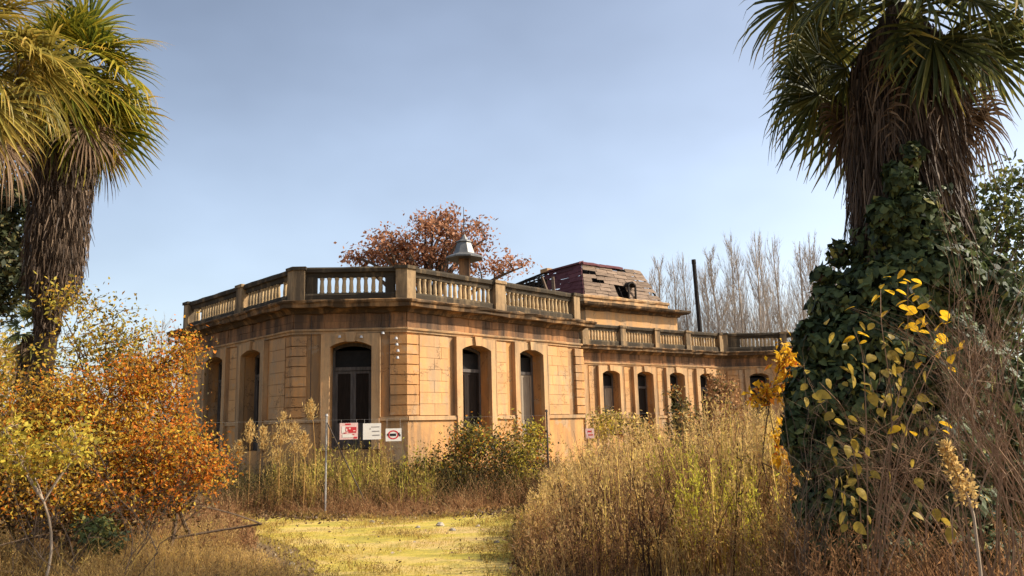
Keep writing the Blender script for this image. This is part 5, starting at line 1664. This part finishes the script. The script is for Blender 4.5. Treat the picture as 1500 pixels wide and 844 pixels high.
# short moss and grass on the path, fallen leaves and rubble along its edges
n = 70000
X = rng.uniform(-7.0, 1.6, n); Y = 8.0 + 8.6 * rng.random(n)
border = in_path(X + 0.35, Y) | in_path(X - 0.35, Y) | in_path(X, Y + 0.4)
k = (in_path(X, Y) & (clump_noise(X, Y, 2.6, 0.3) + rng.normal(0, 0.15, n) > 0.52)) | (border & ~in_path(X, Y))
X, Y = X[k], Y[k]
sp = Soup()
sp.ribbons(np.stack([X, Y, np.zeros(len(X)) + 0.004], 1), rng.normal(size=(len(X), 3)) * 0.5 + np.array([0, 0, 1.0]), rng.uniform(0.012, 0.05, len(X)) * np.where(in_path(X, Y), 1, 1.7), 0.006, np.zeros((len(X), 3)), np.clip(rng.normal(0.55, 0.2, len(X)), 0, 1), 1, 0.3)
stuff(sp.build('moss_grass', M['moss_grass']))['label'] = 'short yellow green moss and grass on the path'
n = 7500
X = rng.uniform(-6.8, 2.0, n); Y = 8.0 + 9.2 * rng.random(n)
ip = in_path(X, Y)
k = (~ip | (rng.random(n) < 0.07)) & ((X > -5.5))
X, Y = X[k], Y[k]
sp = Soup()
sp.leaves(np.stack([X, Y, rng.uniform(0.008, 0.03, len(X))], 1), rng.uniform(0.03, 0.08, len(X)), 0.035, rng.beta(1.2, 2.2, len(X)), up=(0, 0, 0), spread=1.0)
V_ = sp.V[0]; V_[:, 2] = np.clip(V_[:, 2], 0.008, 0.05)
X = rng.uniform(-6.0, 1.0, 3600); Y = 16.4 + rng.normal(0, 0.45, 3600) + 0.3 * np.sin(X * 2.1)
sp.leaves(np.stack([X, Y, rng.uniform(0.01, 0.05, 3600)], 1), rng.uniform(0.03, 0.09, 3600), 0.04, rng.beta(0.8, 2.2, 3600), up=(0, 0, 0.1), spread=1.0)
X = rng.uniform(0.0, 0.8, 1500) - 0.1; Y = 8.5 + 6.5 * rng.random(1500)
sp.leaves(np.stack([X, Y, rng.uniform(0.01, 0.04, 1500)], 1), rng.uniform(0.03, 0.09, 1500), 0.04, rng.beta(0.8, 2.2, 1500), up=(0, 0, 0.1), spread=1.0)
stuff(sp.build('leaf_litter', M['litter']))['label'] = 'fallen leaves scattered along the path edges'
# ragged verge: tufts creeping in from both edges of the path
n = 22000
X = rng.uniform(-7.0, 1.6, n); Y = 8.0 + 8.8 * rng.random(n)
edge = in_path(X, Y) & ~(in_path(X + 0.42, Y) & in_path(X - 0.42, Y) & in_path(X, Y + 0.5))
k = (edge & (clump_noise(X, Y, 4.2, 1.1) + rng.normal(0, 0.12, n) > 0.48)) | (in_path(X, Y) & (clump_noise(X, Y, 3.1, 2.2) > 0.86))
X, Y = X[k], Y[k]
sp = Soup()
stalks(sp, X, Y, rng.uniform(0.04, 0.16, len(X)), rng.uniform(0.005, 0.009, len(X)), np.clip(rng.normal(0.45, 0.25, len(X)), 0, 1), 4, 0.035, 0.35, 0.2, 2)
stuff(sp.build('verge_grass', M['reed']))['label'] = 'ragged grass tufts creeping over the path edges'
for i, (px, py, s) in enumerate([(545, 766, 0.06), (560, 768, 0.04), (645, 771, 0.085), (663, 778, 0.06), (612, 774, 0.05), (700, 772, 0.05), (728, 796, 0.05), (427, 828, 0.05), (410, 836, 0.045)]):
    gx_, gy_ = gpt(px, py)
    v = []
    nr = 7
    for lv, (zz, rr) in enumerate(((0, 0.9), (0.35, 1.0), (0.75, 0.6))):
        for k in range(nr):
            q = 2 * math.pi * k / nr + lv * 0.3
            r_ = s * rr * rng.uniform(0.75, 1.15)
            v.append((r_ * math.cos(q), r_ * math.sin(q) * 0.8, zz * s * rng.uniform(0.8, 1.1)))
    v.append((0, 0, s * 0.85))
    f = [(l * nr + k, l * nr + (k + 1) % nr, (l + 1) * nr + (k + 1) % nr, (l + 1) * nr + k) for l in range(2) for k in range(nr)] + [(2 * nr + k, 2 * nr + (k + 1) % nr, 3 * nr) for k in range(nr)]
    o = solid('stone', v, f, M['stone_grey'])
    o.location = (gx_, gy_, 0.0)
    tag(o, ['broad grey stone on the far path edge, left one of a pair', 'small grey stone touching the broad stone on the far path edge', 'largest rubble stone on the far path edge', 'stone just right of and nearer than the largest rubble stone', 'stone left of the largest rubble stone on the path', 'small stone at the far right of the path edge', 'lone stone at the right path side near the brush', 'stone on the near left path edge, farther one of two', 'stone on the near left path edge, closest to the viewer'][i], 'stone', 'rubble stones along the path edge')
